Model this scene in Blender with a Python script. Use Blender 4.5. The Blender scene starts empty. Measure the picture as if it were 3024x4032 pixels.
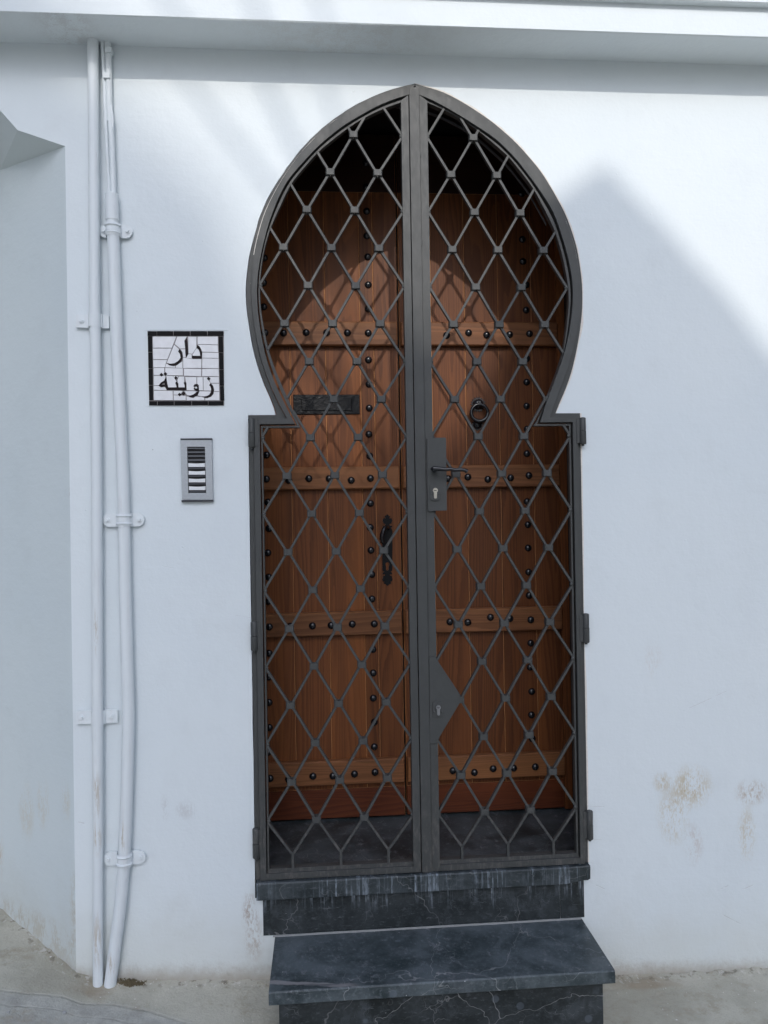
import bpy, bmesh, math, random
from mathutils import Vector, geometry, noise as mnoise
random.seed(7)
S = bpy.context.scene
COL = S.collection
R = math.radians

# ------------------------------------------------------------------ camera, sky, sun, exposure
CX, CY, CZ = 0.0, -2.64323, 1.73407
YAW, PITCH, ROLL = -0.0777993, 0.0066885, -0.0162014
FPX = 3028.0
def cam_axes():
    cy, sy, cp, sp, cr, sr = math.cos(YAW), math.sin(YAW), math.cos(PITCH), math.sin(PITCH), math.cos(ROLL), math.sin(ROLL)
    r = Vector((cy, sy, 0)); f0 = Vector((-sy, cy, 0)); u0 = Vector((0, 0, 1))
    f = f0*cp + u0*sp; u = u0*cp - f0*sp
    return r*cr + u*sr, u*cr - r*sr, f
AR, AU, AF = cam_axes()
CAMP = Vector((CX, CY, CZ))
def W(px, py, y=0.0):
    """measured point of the photograph placed on the vertical plane at depth y"""
    d = AF + AR*((px-1512)/FPX) - AU*((py-2016)/FPX)
    return CAMP + d*((y-CY)/d.y)
from mathutils import Matrix
cam_d = bpy.data.cameras.new('camera'); cam = bpy.data.objects.new('camera', cam_d); COL.objects.link(cam)
cam.matrix_world = Matrix.Translation(CAMP) @ Matrix((AR, AU, -AF)).transposed().to_4x4()
cam_d.sensor_fit = 'VERTICAL'; cam_d.sensor_height = 36.0; cam_d.lens = 36.0*FPX/4032.0
cam_d.clip_start = 0.02; cam_d.clip_end = 400
S.camera = cam

SUN_DIR = Vector((-0.018, 1.0, -0.70)).normalized()
ELEV = math.asin(-SUN_DIR.z)
w = bpy.data.worlds.new("World"); S.world = w; w.use_nodes = True
wn = w.node_tree.nodes; wl = w.node_tree.links
bg = wn['Background']; sky = wn.new('ShaderNodeTexSky'); sky.sky_type = 'NISHITA'; sky.sun_disc = False
sky.sun_elevation = ELEV
sky.sun_rotation = math.atan2(-SUN_DIR.x, -SUN_DIR.y)
sky.air_density = 1.0; sky.dust_density = 9.0; sky.ozone_density = 8.0
wl.new(sky.outputs[0], bg.inputs[0]); bg.inputs[1].default_value = 0.15
sd = bpy.data.lights.new('sun', 'SUN'); sd.energy = 2.0; sd.angle = R(0.55); sd.color = (1.0, 0.94, 0.86)
sun = bpy.data.objects.new('sun', sd); COL.objects.link(sun)
sun.rotation_euler = SUN_DIR.to_track_quat('-Z', 'Y').to_euler(); sun.location = (0, -8, 8)
S.view_settings.view_transform = 'Standard'; S.view_settings.look = 'None'
S.view_settings.exposure = -0.16; S.view_settings.gamma = 1.0; S.view_settings.use_curve_mapping = False
S.render.engine = 'CYCLES'

# ------------------------------------------------------------------ object helpers
def props(o, label=None, cat=None, group=None, kind=None):
    if label: o['label'] = label
    if cat: o['category'] = cat
    if group: o['group'] = group
    if kind: o['kind'] = kind
    return o
def empty(name, loc, label, cat, group=None):
    o = bpy.data.objects.new(name, None); COL.objects.link(o); o.location = loc; o.empty_display_size = .05
    return props(o, label, cat, group)
def wloc(o):
    v = Vector((0, 0, 0))
    while o is not None:
        v += Vector(o.location); o = o.parent
    return v
class MB:
    def __init__(s): s.v = []; s.f = []; s.mi = []
    def add(s, vs, fs, m=0):
        n = len(s.v); s.v += [Vector(v) for v in vs]; s.f += [tuple(i+n for i in f) for f in fs]; s.mi += [m]*len(fs); return s
    def box(s, a, b, m=0, ch=0):
        (x0, y0, z0), (x1, y1, z1) = a, b
        if ch <= 0:
            vs = [(x, y, z) for x in (x0, x1) for y in (y0, y1) for z in (z0, z1)]
            return s.add(vs, [(0,1,3,2),(4,6,7,5),(0,4,5,1),(2,3,7,6),(0,2,6,4),(1,5,7,3)], m)
        # front face (low y) chamfered on all four sides
        c = ch
        vs = [(x0,y1,z0),(x1,y1,z0),(x1,y1,z1),(x0,y1,z1),(x0,y0+c,z0),(x1,y0+c,z0),(x1,y0+c,z1),(x0,y0+c,z1),
              (x0+c,y0,z0+c),(x1-c,y0,z0+c),(x1-c,y0,z1-c),(x0+c,y0,z1-c)]
        return s.add(vs, [(0,1,2,3),(0,4,5,1),(1,5,6,2),(2,6,7,3),(3,7,4,0),(4,8,9,5),(5,9,10,6),(6,10,11,7),(7,11,8,4),(8,11,10,9)], m)
    def prism(s, pts, y0, y1, m=0, ch=0):
        """polygon in x,z extruded from y0 (front) to y1"""
        n = len(pts)
        area = sum(pts[i][0]*pts[(i+1) % n][1]-pts[(i+1) % n][0]*pts[i][1] for i in range(n))
        if area < 0: pts = pts[::-1]
        tris = geometry.tessellate_polygon([[Vector((p[0], p[1], 0)) for p in pts]])
        vs = [(p[0], y0, p[1]) for p in pts] + [(p[0], y1, p[1]) for p in pts]
        fs = [tuple(t) for t in tris] + [tuple(i+n for i in t)[::-1] for t in tris] + [(i, (i+1) % n, (i+1) % n+n, i+n) for i in range(n)]
        return s.add(vs, fs, m)
    def tube(s, pts, r, n=12, m=0, caps=True):
        pts = [Vector(p) for p in pts]; rs = r if isinstance(r, (list, tuple)) else [r]*len(pts)
        vs = []; fs = []
        up = None
        for i, p in enumerate(pts):
            t = (pts[min(i+1, len(pts)-1)] - pts[max(i-1, 0)]).normalized()
            if up is None: up = Vector((0, 1, 0)) if abs(t.y) < .9 else Vector((1, 0, 0))
            a = t.cross(up).normalized(); b = a.cross(t).normalized(); up = b
            for k in range(n):
                q = 2*math.pi*k/n; vs.append(p + (a*math.cos(q)+b*math.sin(q))*rs[i])
        for i in range(len(pts)-1):
            for k in range(n): fs.append((i*n+k, i*n+(k+1) % n, (i+1)*n+(k+1) % n, (i+1)*n+k))
        if caps: fs += [tuple(range(n))[::-1], tuple(range((len(pts)-1)*n, len(pts)*n))]
        return s.add(vs, fs, m)
    def band(s, A, B, y0, y1, m=0):
        """closed strip between polylines A and B (x,z), front y0 back y1"""
        n = len(A); vs = []
        for a, b in zip(A, B): vs += [(a[0], y0, a[1]), (b[0], y0, b[1]), (b[0], y1, b[1]), (a[0], y1, a[1])]
        fs = []
        for i in range(n-1):
            for k in range(4): fs.append((4*i+k, 4*i+(k+1) % 4, 4*i+4+(k+1) % 4, 4*i+4+k))
        fs += [(0, 1, 2, 3), (4*n-1, 4*n-2, 4*n-3, 4*n-4)]
        return s.add(vs, fs, m)
    def dome(s, c, r, h, n=14, rings=5, m=0):
        """half ellipsoid bulging towards -y"""
        vs = []; fs = []; cx, cy, cz = c
        for j in range(rings):
            q = math.pi/2*j/rings
            for k in range(n):
                a = 2*math.pi*k/n; vs.append((cx+r*math.cos(q)*math.cos(a), cy-h*math.sin(q), cz+r*math.cos(q)*math.sin(a)))
        vs.append((cx, cy-h, cz))
        for j in range(rings-1):
            for k in range(n): fs.append((j*n+k, j*n+(k+1) % n, (j+1)*n+(k+1) % n, (j+1)*n+k))
        for k in range(n): fs.append(((rings-1)*n+k, (rings-1)*n+(k+1) % n, rings*n))
        return s.add(vs, fs, m)
    def build(s, name, mat, parent=None, smooth=False, origin=None, **kw):
        base = wloc(parent) if parent else Vector((0, 0, 0))
        if origin is None:
            lo = Vector([min(v[i] for v in s.v) for i in range(3)]); hi = Vector([max(v[i] for v in s.v) for i in range(3)])
            origin = Vector(((lo.x+hi.x)/2, (lo.y+hi.y)/2, lo.z)) if parent is None else (lo+hi)/2
        origin = Vector(origin)
        me = bpy.data.meshes.new(name); me.from_pydata([v-origin for v in s.v], [], s.f)
        for m in (mat if isinstance(mat, (list, tuple)) else [mat]): me.materials.append(m)
        for p, i in zip(me.polygons, s.mi): p.material_index = i
        bm = bmesh.new(); bm.from_mesh(me); bmesh.ops.recalc_face_normals(bm, faces=bm.faces); bm.to_mesh(me); bm.free()
        if smooth:
            me.polygons.foreach_set('use_smooth', [True]*len(me.polygons))
            try: me.set_sharp_from_angle(angle=R(38))
            except Exception: pass
        me.update()
        o = bpy.data.objects.new(name, me); COL.objects.link(o)
        if parent: o.parent = parent
        o.location = origin - base
        return props(o, **kw)
def again(src, name, loc, parent):
    o = bpy.data.objects.new(name, src.data); COL.objects.link(o); o.parent = parent; o.location = Vector(loc)-wloc(parent)
    return o
def XZ(px, py, y=0.0):
    p = W(px, py, y); return (p.x, p.z)
def resample(poly, n):
    d = [0]
    for a, b in zip(poly, poly[1:]): d.append(d[-1]+math.hypot(b[0]-a[0], b[1]-a[1]))
    out = []
    for i in range(n):
        t = d[-1]*i/(n-1); k = 0
        while k < len(d)-2 and d[k+1] < t: k += 1
        u = (t-d[k])/max(d[k+1]-d[k], 1e-9); a, b = poly[k], poly[k+1]
        out.append((a[0]+(b[0]-a[0])*u, a[1]+(b[1]-a[1])*u))
    return out
def smooth_poly(p, it=3):
    for _ in range(it):
        p = [p[0]] + [((p[i-1][0]+2*p[i][0]+p[i+1][0])/4, (p[i-1][1]+2*p[i][1]+p[i+1][1])/4) for i in range(1, len(p)-1)] + [p[-1]]
    return p

# ------------------------------------------------------------------ materials
class N:
    def __init__(s, name):
        s.m = bpy.data.materials.new(name); s.m.use_nodes = True; s.t = s.m.node_tree; s.t.nodes.clear()
        s.out = s.t.nodes.new('ShaderNodeOutputMaterial'); s.b = s.t.nodes.new('ShaderNodeBsdfPrincipled')
        s.t.links.new(s.b.outputs[0], s.out.inputs[0])
        g = s.t.nodes.new('ShaderNodeNewGeometry'); s.pos = g.outputs['Position']
    def put(s, sock, v):
        if isinstance(v, bpy.types.NodeSocket): s.t.links.new(v, sock)
        else:
            if sock.type == 'RGBA' and len(v) == 3: v = (*v, 1)
            sock.default_value = v
    def math(s, op, a, b=0.0, c=None, clamp=False):
        n = s.t.nodes.new('ShaderNodeMath'); n.operation = op; n.use_clamp = clamp
        s.put(n.inputs[0], a); s.put(n.inputs[1], b)
        if c is not None: s.put(n.inputs[2], c)
        return n.outputs[0]
    def vmul(s, v, sc, add=(0, 0, 0)):
        n = s.t.nodes.new('ShaderNodeVectorMath'); n.operation = 'MULTIPLY_ADD'
        s.put(n.inputs[0], v); s.put(n.inputs[1], sc); s.put(n.inputs[2], add); return n.outputs[0]
    def noise(s, v, scale, detail=4, rough=.55, dist=0, out=0):
        n = s.t.nodes.new('ShaderNodeTexNoise'); s.put(n.inputs['Vector'], v); n.inputs['Scale'].default_value = scale
        n.inputs['Detail'].default_value = detail; n.inputs['Roughness'].default_value = rough; n.inputs['Distortion'].default_value = dist
        return n.outputs[out]
    def vor(s, v, scale, feature='F1', rnd=1.0):
        n = s.t.nodes.new('ShaderNodeTexVoronoi'); n.feature = feature; s.put(n.inputs['Vector'], v); n.inputs['Scale'].default_value = scale
        n.inputs['Randomness'].default_value = rnd
        return n.outputs[0]
    def ramp(s, f, lo, hi, a=0.0, b=1.0):
        n = s.t.nodes.new('ShaderNodeMapRange'); n.interpolation_type = 'SMOOTHSTEP'
        s.put(n.inputs['Value'], f); n.inputs['From Min'].default_value = lo; n.inputs['From Max'].default_value = hi
        n.inputs['To Min'].default_value = a; n.inputs['To Max'].default_value = b; return n.outputs[0]
    def mix(s, f, a, b):
        n = s.t.nodes.new('ShaderNodeMix'); n.data_type = 'RGBA'; s.put(n.inputs[0], f); s.put(n.inputs[6], a); s.put(n.inputs[7], b); return n.outputs[2]
    def sep(s, v):
        n = s.t.nodes.new('ShaderNodeSeparateXYZ'); s.put(n.inputs[0], v); return n.outputs
    def rand(s):
        n = s.t.nodes.new('ShaderNodeObjectInfo'); return n.outputs['Random']
    def bump(s, h, st, dist=.01, nrm=None):
        n = s.t.nodes.new('ShaderNodeBump'); n.inputs['Strength'].default_value = st; n.inputs['Distance'].default_value = dist
        s.put(n.inputs['Height'], h)
        if nrm is not None: s.put(n.inputs['Normal'], nrm)
        return n.outputs[0]
    def bevel(s, r):
        n = s.t.nodes.new('ShaderNodeBevel'); n.samples = 4; n.inputs['Radius'].default_value = r; return n.outputs[0]
    def seg(s, xyz, a, b, w):
        """thin line mask in x,z from a to b"""
        L = math.hypot(b[0]-a[0], b[1]-a[1]); u = ((b[0]-a[0])/L, (b[1]-a[1])/L)
        dx = s.math('SUBTRACT', xyz[0], a[0]); dz = s.math('SUBTRACT', xyz[2], a[1])
        t = s.math('ADD', s.math('MULTIPLY', dx, u[0]), s.math('MULTIPLY', dz, u[1])); n = s.math('ABSOLUTE', s.math('SUBTRACT', s.math('MULTIPLY', dx, u[1]), s.math('MULTIPLY', dz, u[0])))
        on = s.math('MULTIPLY', s.math('GREATER_THAN', t, 0.0), s.math('LESS_THAN', t, L)); return s.math('MULTIPLY', on, s.ramp(n, w, w*.2))
    def spot(s, xyz, c, r, lo=0.0):
        """soft ellipse mask in x,z round c"""
        dx = s.math('DIVIDE', s.math('SUBTRACT', xyz[0], c[0]), r[0]); dz = s.math('DIVIDE', s.math('SUBTRACT', xyz[2], c[1]), r[1])
        d = s.math('SQRT', s.math('ADD', s.math('MULTIPLY', dx, dx), s.math('MULTIPLY', dz, dz)))
        return s.ramp(d, 1.0, lo, 0, 1)
    def fin(s, col, rough=.6, nrm=None, metal=0, coat=0, spec=.5, coatr=.2):
        s.put(s.b.inputs['Base Color'], col); s.put(s.b.inputs['Roughness'], rough); s.b.inputs['Metallic'].default_value = metal
        s.b.inputs['Coat Weight'].default_value = coat; s.b.inputs['Coat Roughness'].default_value = coatr; s.b.inputs['Specular IOR Level'].default_value = spec
        if nrm is not None: s.put(s.b.inputs['Normal'], nrm)
        return s.m

def plaster(name, base, stains, scuffs=(), foot=True):
    k = N(name); P = k.pos; x = k.sep(P)
    big = k.noise(P, 1.3, 3); mid = k.noise(P, 7, 5, .6); fine = k.noise(P, 90, 3, .6); grit = k.noise(P, 420, 2)
    col = k.mix(k.ramp(big, .35, .7), base, tuple(c*f for c, f in zip(base, (.965, .975, .985))))
    col = k.mix(k.ramp(mid, .5, .75, 0, .45), col, tuple(c*.92 for c in base))
    sm = k.noise(k.vmul(P, (2.2, 2.2, 1.1)), 1, 6, .72); col = k.mix(k.ramp(sm, .52, .72, 0, .35), col, tuple(c*f for c, f in zip(base, (.90, .905, .91))))
    streak = k.noise(k.vmul(P, (22, 22, 10)), 1.0, 5, .7)
    fleck = k.noise(k.vmul(P, (170, 170, 60)), 1.0, 4, .8)
    worn = None
    for (c, r, amt, tint) in stains:
        m = k.math('MULTIPLY', k.spot(x, c, r, .15), 1.35)
        m = k.math('MULTIPLY', m, k.ramp(k.math('ADD', k.math('MULTIPLY', streak, .5), k.math('MULTIPLY', fleck, .5)), .45, .58))
        m = k.math('MULTIPLY', m, amt, clamp=True)
        col = k.mix(m, col, tint)
        worn = m if worn is None else k.math('MAXIMUM', worn, m)
    nicks = None
    for (a_, b_, wd_, am_) in scuffs:
        q_ = k.math('MULTIPLY', k.seg(x, a_, b_, wd_), k.ramp(k.noise(P, 45, 3), .36, .55, 0, am_)); col = k.mix(k.math('MULTIPLY', q_, .6), col, (.45, .45, .45)); nicks = q_ if nicks is None else k.math('MAXIMUM', nicks, q_)
    # tiny pin holes and scuff dots
    v = k.vor(P, 7.5); dot = k.ramp(v, .020, .009); gate = k.ramp(k.noise(P, 2.1, 1), .5, .56)
    col = k.mix(k.math('MULTIPLY', k.math('MULTIPLY', dot, gate), .75), col, (.16, .15, .15))
    if foot:
        gz = k.math('ADD', k.math('SUBTRACT', x[2], k.math('MULTIPLY', x[0], -.052)), -.155)   # height above the sloping pavement
        edge = k.math('ADD', gz, k.math('MULTIPLY', k.math('SUBTRACT', k.noise(P, 22, 5, .7), .5), -.07))
        grime = k.ramp(edge, .075, .0); wash = k.ramp(k.math('ADD', gz, k.math('MULTIPLY', mid, -.25)), .25, -.12)
        col = k.mix(k.math('MULTIPLY', wash, .55), col, (.60, .62, .57))
        col = k.mix(k.math('MULTIPLY', grime, .8), col, (.36, .32, .26))
        lump = k.math('MULTIPLY', k.ramp(gz, .16, .0), k.noise(P, 55, 4, .7))
    h = k.math('ADD', k.math('MULTIPLY', mid, .9), k.math('MULTIPLY', fine, .10))
    h = k.math('ADD', h, k.math('MULTIPLY', grit, .03))
    blob = k.ramp(k.vor(P, 9.0), .035, .012); h = k.math('ADD', h, k.math('MULTIPLY', blob, .22))
    brush = k.noise(k.vmul(P, (6, 6, 70)), 1, 2); h = k.math('ADD', h, k.math('MULTIPLY', brush, .07))
    if foot: h = k.math('ADD', h, k.math('MULTIPLY', lump, 1.2))
    if nicks is not None: h = k.math('ADD', h, k.math('MULTIPLY', nicks, -.8))
    if worn is not None: h = k.math('ADD', h, k.math('MULTIPLY', worn, -.15))
    return k.fin(col, .62, k.bump(h, .36, .011), spec=.35)

def S_(px, py, y=0): p = W(px, py, y); return (p.x, p.z)
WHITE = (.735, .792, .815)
BEI = (.55, .48, .345)
wall_stains = [(S_(2610,3080), (.045,.05), .55, BEI), (S_(2720,3100), (.10,.10), .75, BEI), (S_(2650,3210), (.075,.13), .6, BEI), (S_(2730,3320), (.05,.10), .35, (.50,.42,.38)),
    (S_(2960,3120), (.08,.06), .75, (.47,.41,.34)), (S_(2940,3280), (.045,.13), .5, BEI),
    (S_(985,3600), (.035,.10), .8, (.40,.33,.29)), (S_(1000,3700), (.045,.11), .7, (.42,.35,.30)), (S_(730,3190), (.05,.045), .3, (.5,.5,.5)), (S_(650,3180), (.02,.06), .3, (.5,.5,.5)),
    (S_(2570,2600), (.05,.09), .2, (.6,.55,.5))]
wall_nicks = [(S_(2690,2800), S_(2860,2722), .0016, .7), (S_(2838,3598), S_(2915,3638), .0018, .9), (S_(2835,3503), S_(2868,3487), .0022, .6), (S_(2925,3503), S_(2965,3485), .0022, .6), (S_(2345,3485), S_(2390,3505), .002, .5), (S_(2310,3175), S_(2380,3177), .0012, .7), (S_(2310,3303), S_(2370,3308), .0012, .6),
    (S_(308,3237), S_(332,3242), .0020, 1.0), (S_(1190,3640), S_(1200,3700), .0015, .3), (S_(905,2420), S_(985,2432), .0010, .6), (S_(640,2230), S_(700,2240), .0012, .4)]
M_wall = plaster('white_plaster', WHITE, wall_stains, wall_nicks)
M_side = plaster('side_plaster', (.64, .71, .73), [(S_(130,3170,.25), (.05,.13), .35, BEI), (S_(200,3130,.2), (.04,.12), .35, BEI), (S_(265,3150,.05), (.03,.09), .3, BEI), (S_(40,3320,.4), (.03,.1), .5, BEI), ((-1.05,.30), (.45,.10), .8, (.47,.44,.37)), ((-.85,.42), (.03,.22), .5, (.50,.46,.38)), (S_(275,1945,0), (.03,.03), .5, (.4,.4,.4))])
M_corn = plaster('cornice_plaster', WHITE, [((-.80,3.332), (.16,.012), .5, (.5,.5,.5)), ((0.1,3.332), (.6,.012), .3, (.55,.53,.5))], foot=False)

def pipe_mat():
    k = N('white_pipe_paint'); P = k.pos; x = k.sep(P)
    n1 = k.noise(k.vmul(P, (60, 60, 6)), 1, 4, .65); blobs = k.ramp(k.vor(P, 28), .20, .05)
    col = k.mix(k.ramp(n1, .5, .75, 0, .5), (.74, .792, .815), (.66, .68, .69))
    for c, r in ((S_(383,3130,-.03), (.022,.10)), (S_(385,3300,-.03), (.018,.07)), (S_(487,3290,-.03), (.01,.07)), (S_(440,3790,-.03), (.02,.05)), (S_(385,3700,-.03), (.02,.12)), (S_(381,2480,-.03), (.01,.10))):
        m = k.math('MULTIPLY', k.spot(x, c, r, .2), k.ramp(k.noise(k.vmul(P, (160, 160, 14)), 1, 4, .7), .46, .56))
        col = k.mix(k.math('MULTIPLY', m, .6), col, (.44, .37, .28))
    h = k.math('ADD', k.math('MULTIPLY', blobs, .25), k.math('MULTIPLY', n1, .6))
    return k.fin(col, .48, k.bump(h, .35, .004), spec=.4)
M_pipe = pipe_mat()

def iron(name, col=(.050, .053, .052), dusty=True):
    k = N(name); P = k.pos; x = k.sep(P)
    n1 = k.noise(P, 14, 5, .65); n2 = k.noise(k.vmul(P, (90, 90, 30)), 1, 4, .7)
    c = k.mix(k.ramp(n1, .35, .7), col, tuple(v*1.15 for v in col))
    if dusty:
        low = k.ramp(x[2], 1.05, .5)
        dust = k.math('MULTIPLY', k.math('MULTIPLY', low, k.ramp(n2, .45, .7)), .55)
        c = k.mix(dust, c, (.14, .13, .12))
        chip = k.ramp(k.vor(P, 26), .05, .03); c = k.mix(k.math('MULTIPLY', chip, k.ramp(k.noise(P, 5, 1), .55, .6, 0, .6)), c, (.24, .23, .22))
    h = k.math('ADD', k.math('MULTIPLY', n2, .5), k.math('MULTIPLY', k.noise(P, 160, 2), .5))
    return k.fin(c, k.ramp(n2, .3, .7, .48, .60), k.bump(h, .2, .0014, k.bevel(.0014)), spec=.5)
M_iron = iron('grey_iron_paint')
def simple(name, col, rough=.4, metal=0.0, bumps=0.0, scale=200, bev=0, coat=0, spec=.5):
    k = N(name); n = k.noise(k.pos, scale, 3); nb = k.bevel(bev) if bev else None
    c = k.mix(n, tuple(v*.85 for v in col), tuple(v*1.15 for v in col))
    return k.fin(c, rough, k.bump(n, bumps, .002, nb) if bumps else nb, metal=metal, coat=coat, spec=spec)
M_black = simple('black_lacquer', (.010, .011, .014), .22, coat=.4, bumps=.1, scale=60)
M_forged = simple('hammered_black_iron', (.006, .007, .009), .30, spec=.3, bumps=.7, scale=110, bev=.001)
M_brass = simple('nickel_lock', (.62, .58, .50), .32, metal=.9)
M_steel = simple('worn_steel', (.45, .45, .46), .3, metal=.9)
M_alu = simple('brushed_aluminium', (.40, .43, .46), .40, metal=.35, bev=.001)
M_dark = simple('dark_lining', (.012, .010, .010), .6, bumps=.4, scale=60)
M_char = simple('charcoal_plastic', (.045, .05, .058), .4, bev=.0006)
M_name = simple('white_name_card', (.78, .80, .82), .3)
M_slot = simple('dark_slot', (.01, .01, .012), .6)
M_wtile = simple('white_zellige', (.76, .77, .79), .22, bumps=.25, scale=35, bev=.0007)
M_btile = simple('black_zellige', (.006, .006, .007), .5, bumps=.6, scale=60, bev=.0007, spec=.12)
M_ltile = simple('brown_black_zellige', (.016, .011, .012), .4, bumps=.5, scale=60, bev=.0005, spec=.12)
M_grout = simple('grey_grout', (.30, .28, .28), .8)
M_lime = simple('lime_plaster_edge', (.72, .69, .64), .85, bumps=.6, scale=120)
M_caster = simple('shade_caster_white', (.80, .80, .79), .8, bumps=.3, scale=8)

def wood(name, along, dark, light, line=True):
    k = N(name); rnd = k.rand(); comb = k.t.nodes.new('ShaderNodeCombineXYZ')
    for i in range(3): k.put(comb.inputs[i], k.math('MULTIPLY', rnd, (37.0, 11.0, 53.0)[i]))
    n = k.t.nodes.new('ShaderNodeVectorMath'); n.operation = 'ADD'; k.put(n.inputs[0], k.pos); k.put(n.inputs[1], comb.outputs[0]); P = n.outputs[0]
    st = (1, 1, .05) if along == 'z' else (.05, 1, 1)
    ax = k.vmul(P, st)
    fld = k.math('ADD', k.noise(ax, 7.5, 2, .35, .3), k.math('MULTIPLY', k.noise(P, 34, 2), .010))
    ring = k.math('FRACT', k.math('MULTIPLY', fld, 26))
    ringd = k.math('MULTIPLY', k.ramp(ring, .15, .85), k.ramp(ring, 1.0, .90))
    fib = k.noise(k.vmul(P, (520, 520, 8) if along == 'z' else (8, 520, 520)), 1, 3, .6)
    c = k.mix(k.math('ADD', .22, k.math('MULTIPLY', ringd, .42)), light, dark)
    c = k.mix(k.ramp(fib, .38, .72, 0, .30), c, tuple(v*.55 for v in dark))
    c = k.mix(k.ramp(k.noise(ax, 6, 2), .50, .74, 0, .5), c, (light[0]*1.3, light[1]*1.3, light[2]*1.1))
    tint = k.ramp(rnd, 0, 1, .86, 1.12)
    vm = k.t.nodes.new('ShaderNodeVectorMath'); vm.operation = 'SCALE'; k.put(vm.inputs[0], c); k.put(vm.inputs[3], tint); c = vm.outputs[0]
    knot = k.ramp(k.vor(k.vmul(P, (1, 1, .5) if along == 'z' else (.5, 1, 1)), 5.5), .04, .010)
    c = k.mix(k.math('MULTIPLY', knot, .75), c, tuple(v*.35 for v in dark))
    h = k.math('ADD', k.math('MULTIPLY', ringd, -.5), k.math('MULTIPLY', fib, -.4))
    return k.fin(c, .48, k.bump(h, .18, .0012, k.bevel(.002)), spec=.28, coat=.04, coatr=.3)
M_plank = wood('stained_pine_upright', 'z', (.066, .0205, .0072), (.225, .076, .0240))
M_rail = wood('stained_pine_crosswise', 'x', (.115, .045, .0185), (.280, .118, .050))
M_tongue = simple('pale_pine_groove', (.62, .29, .11), .6)

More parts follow.
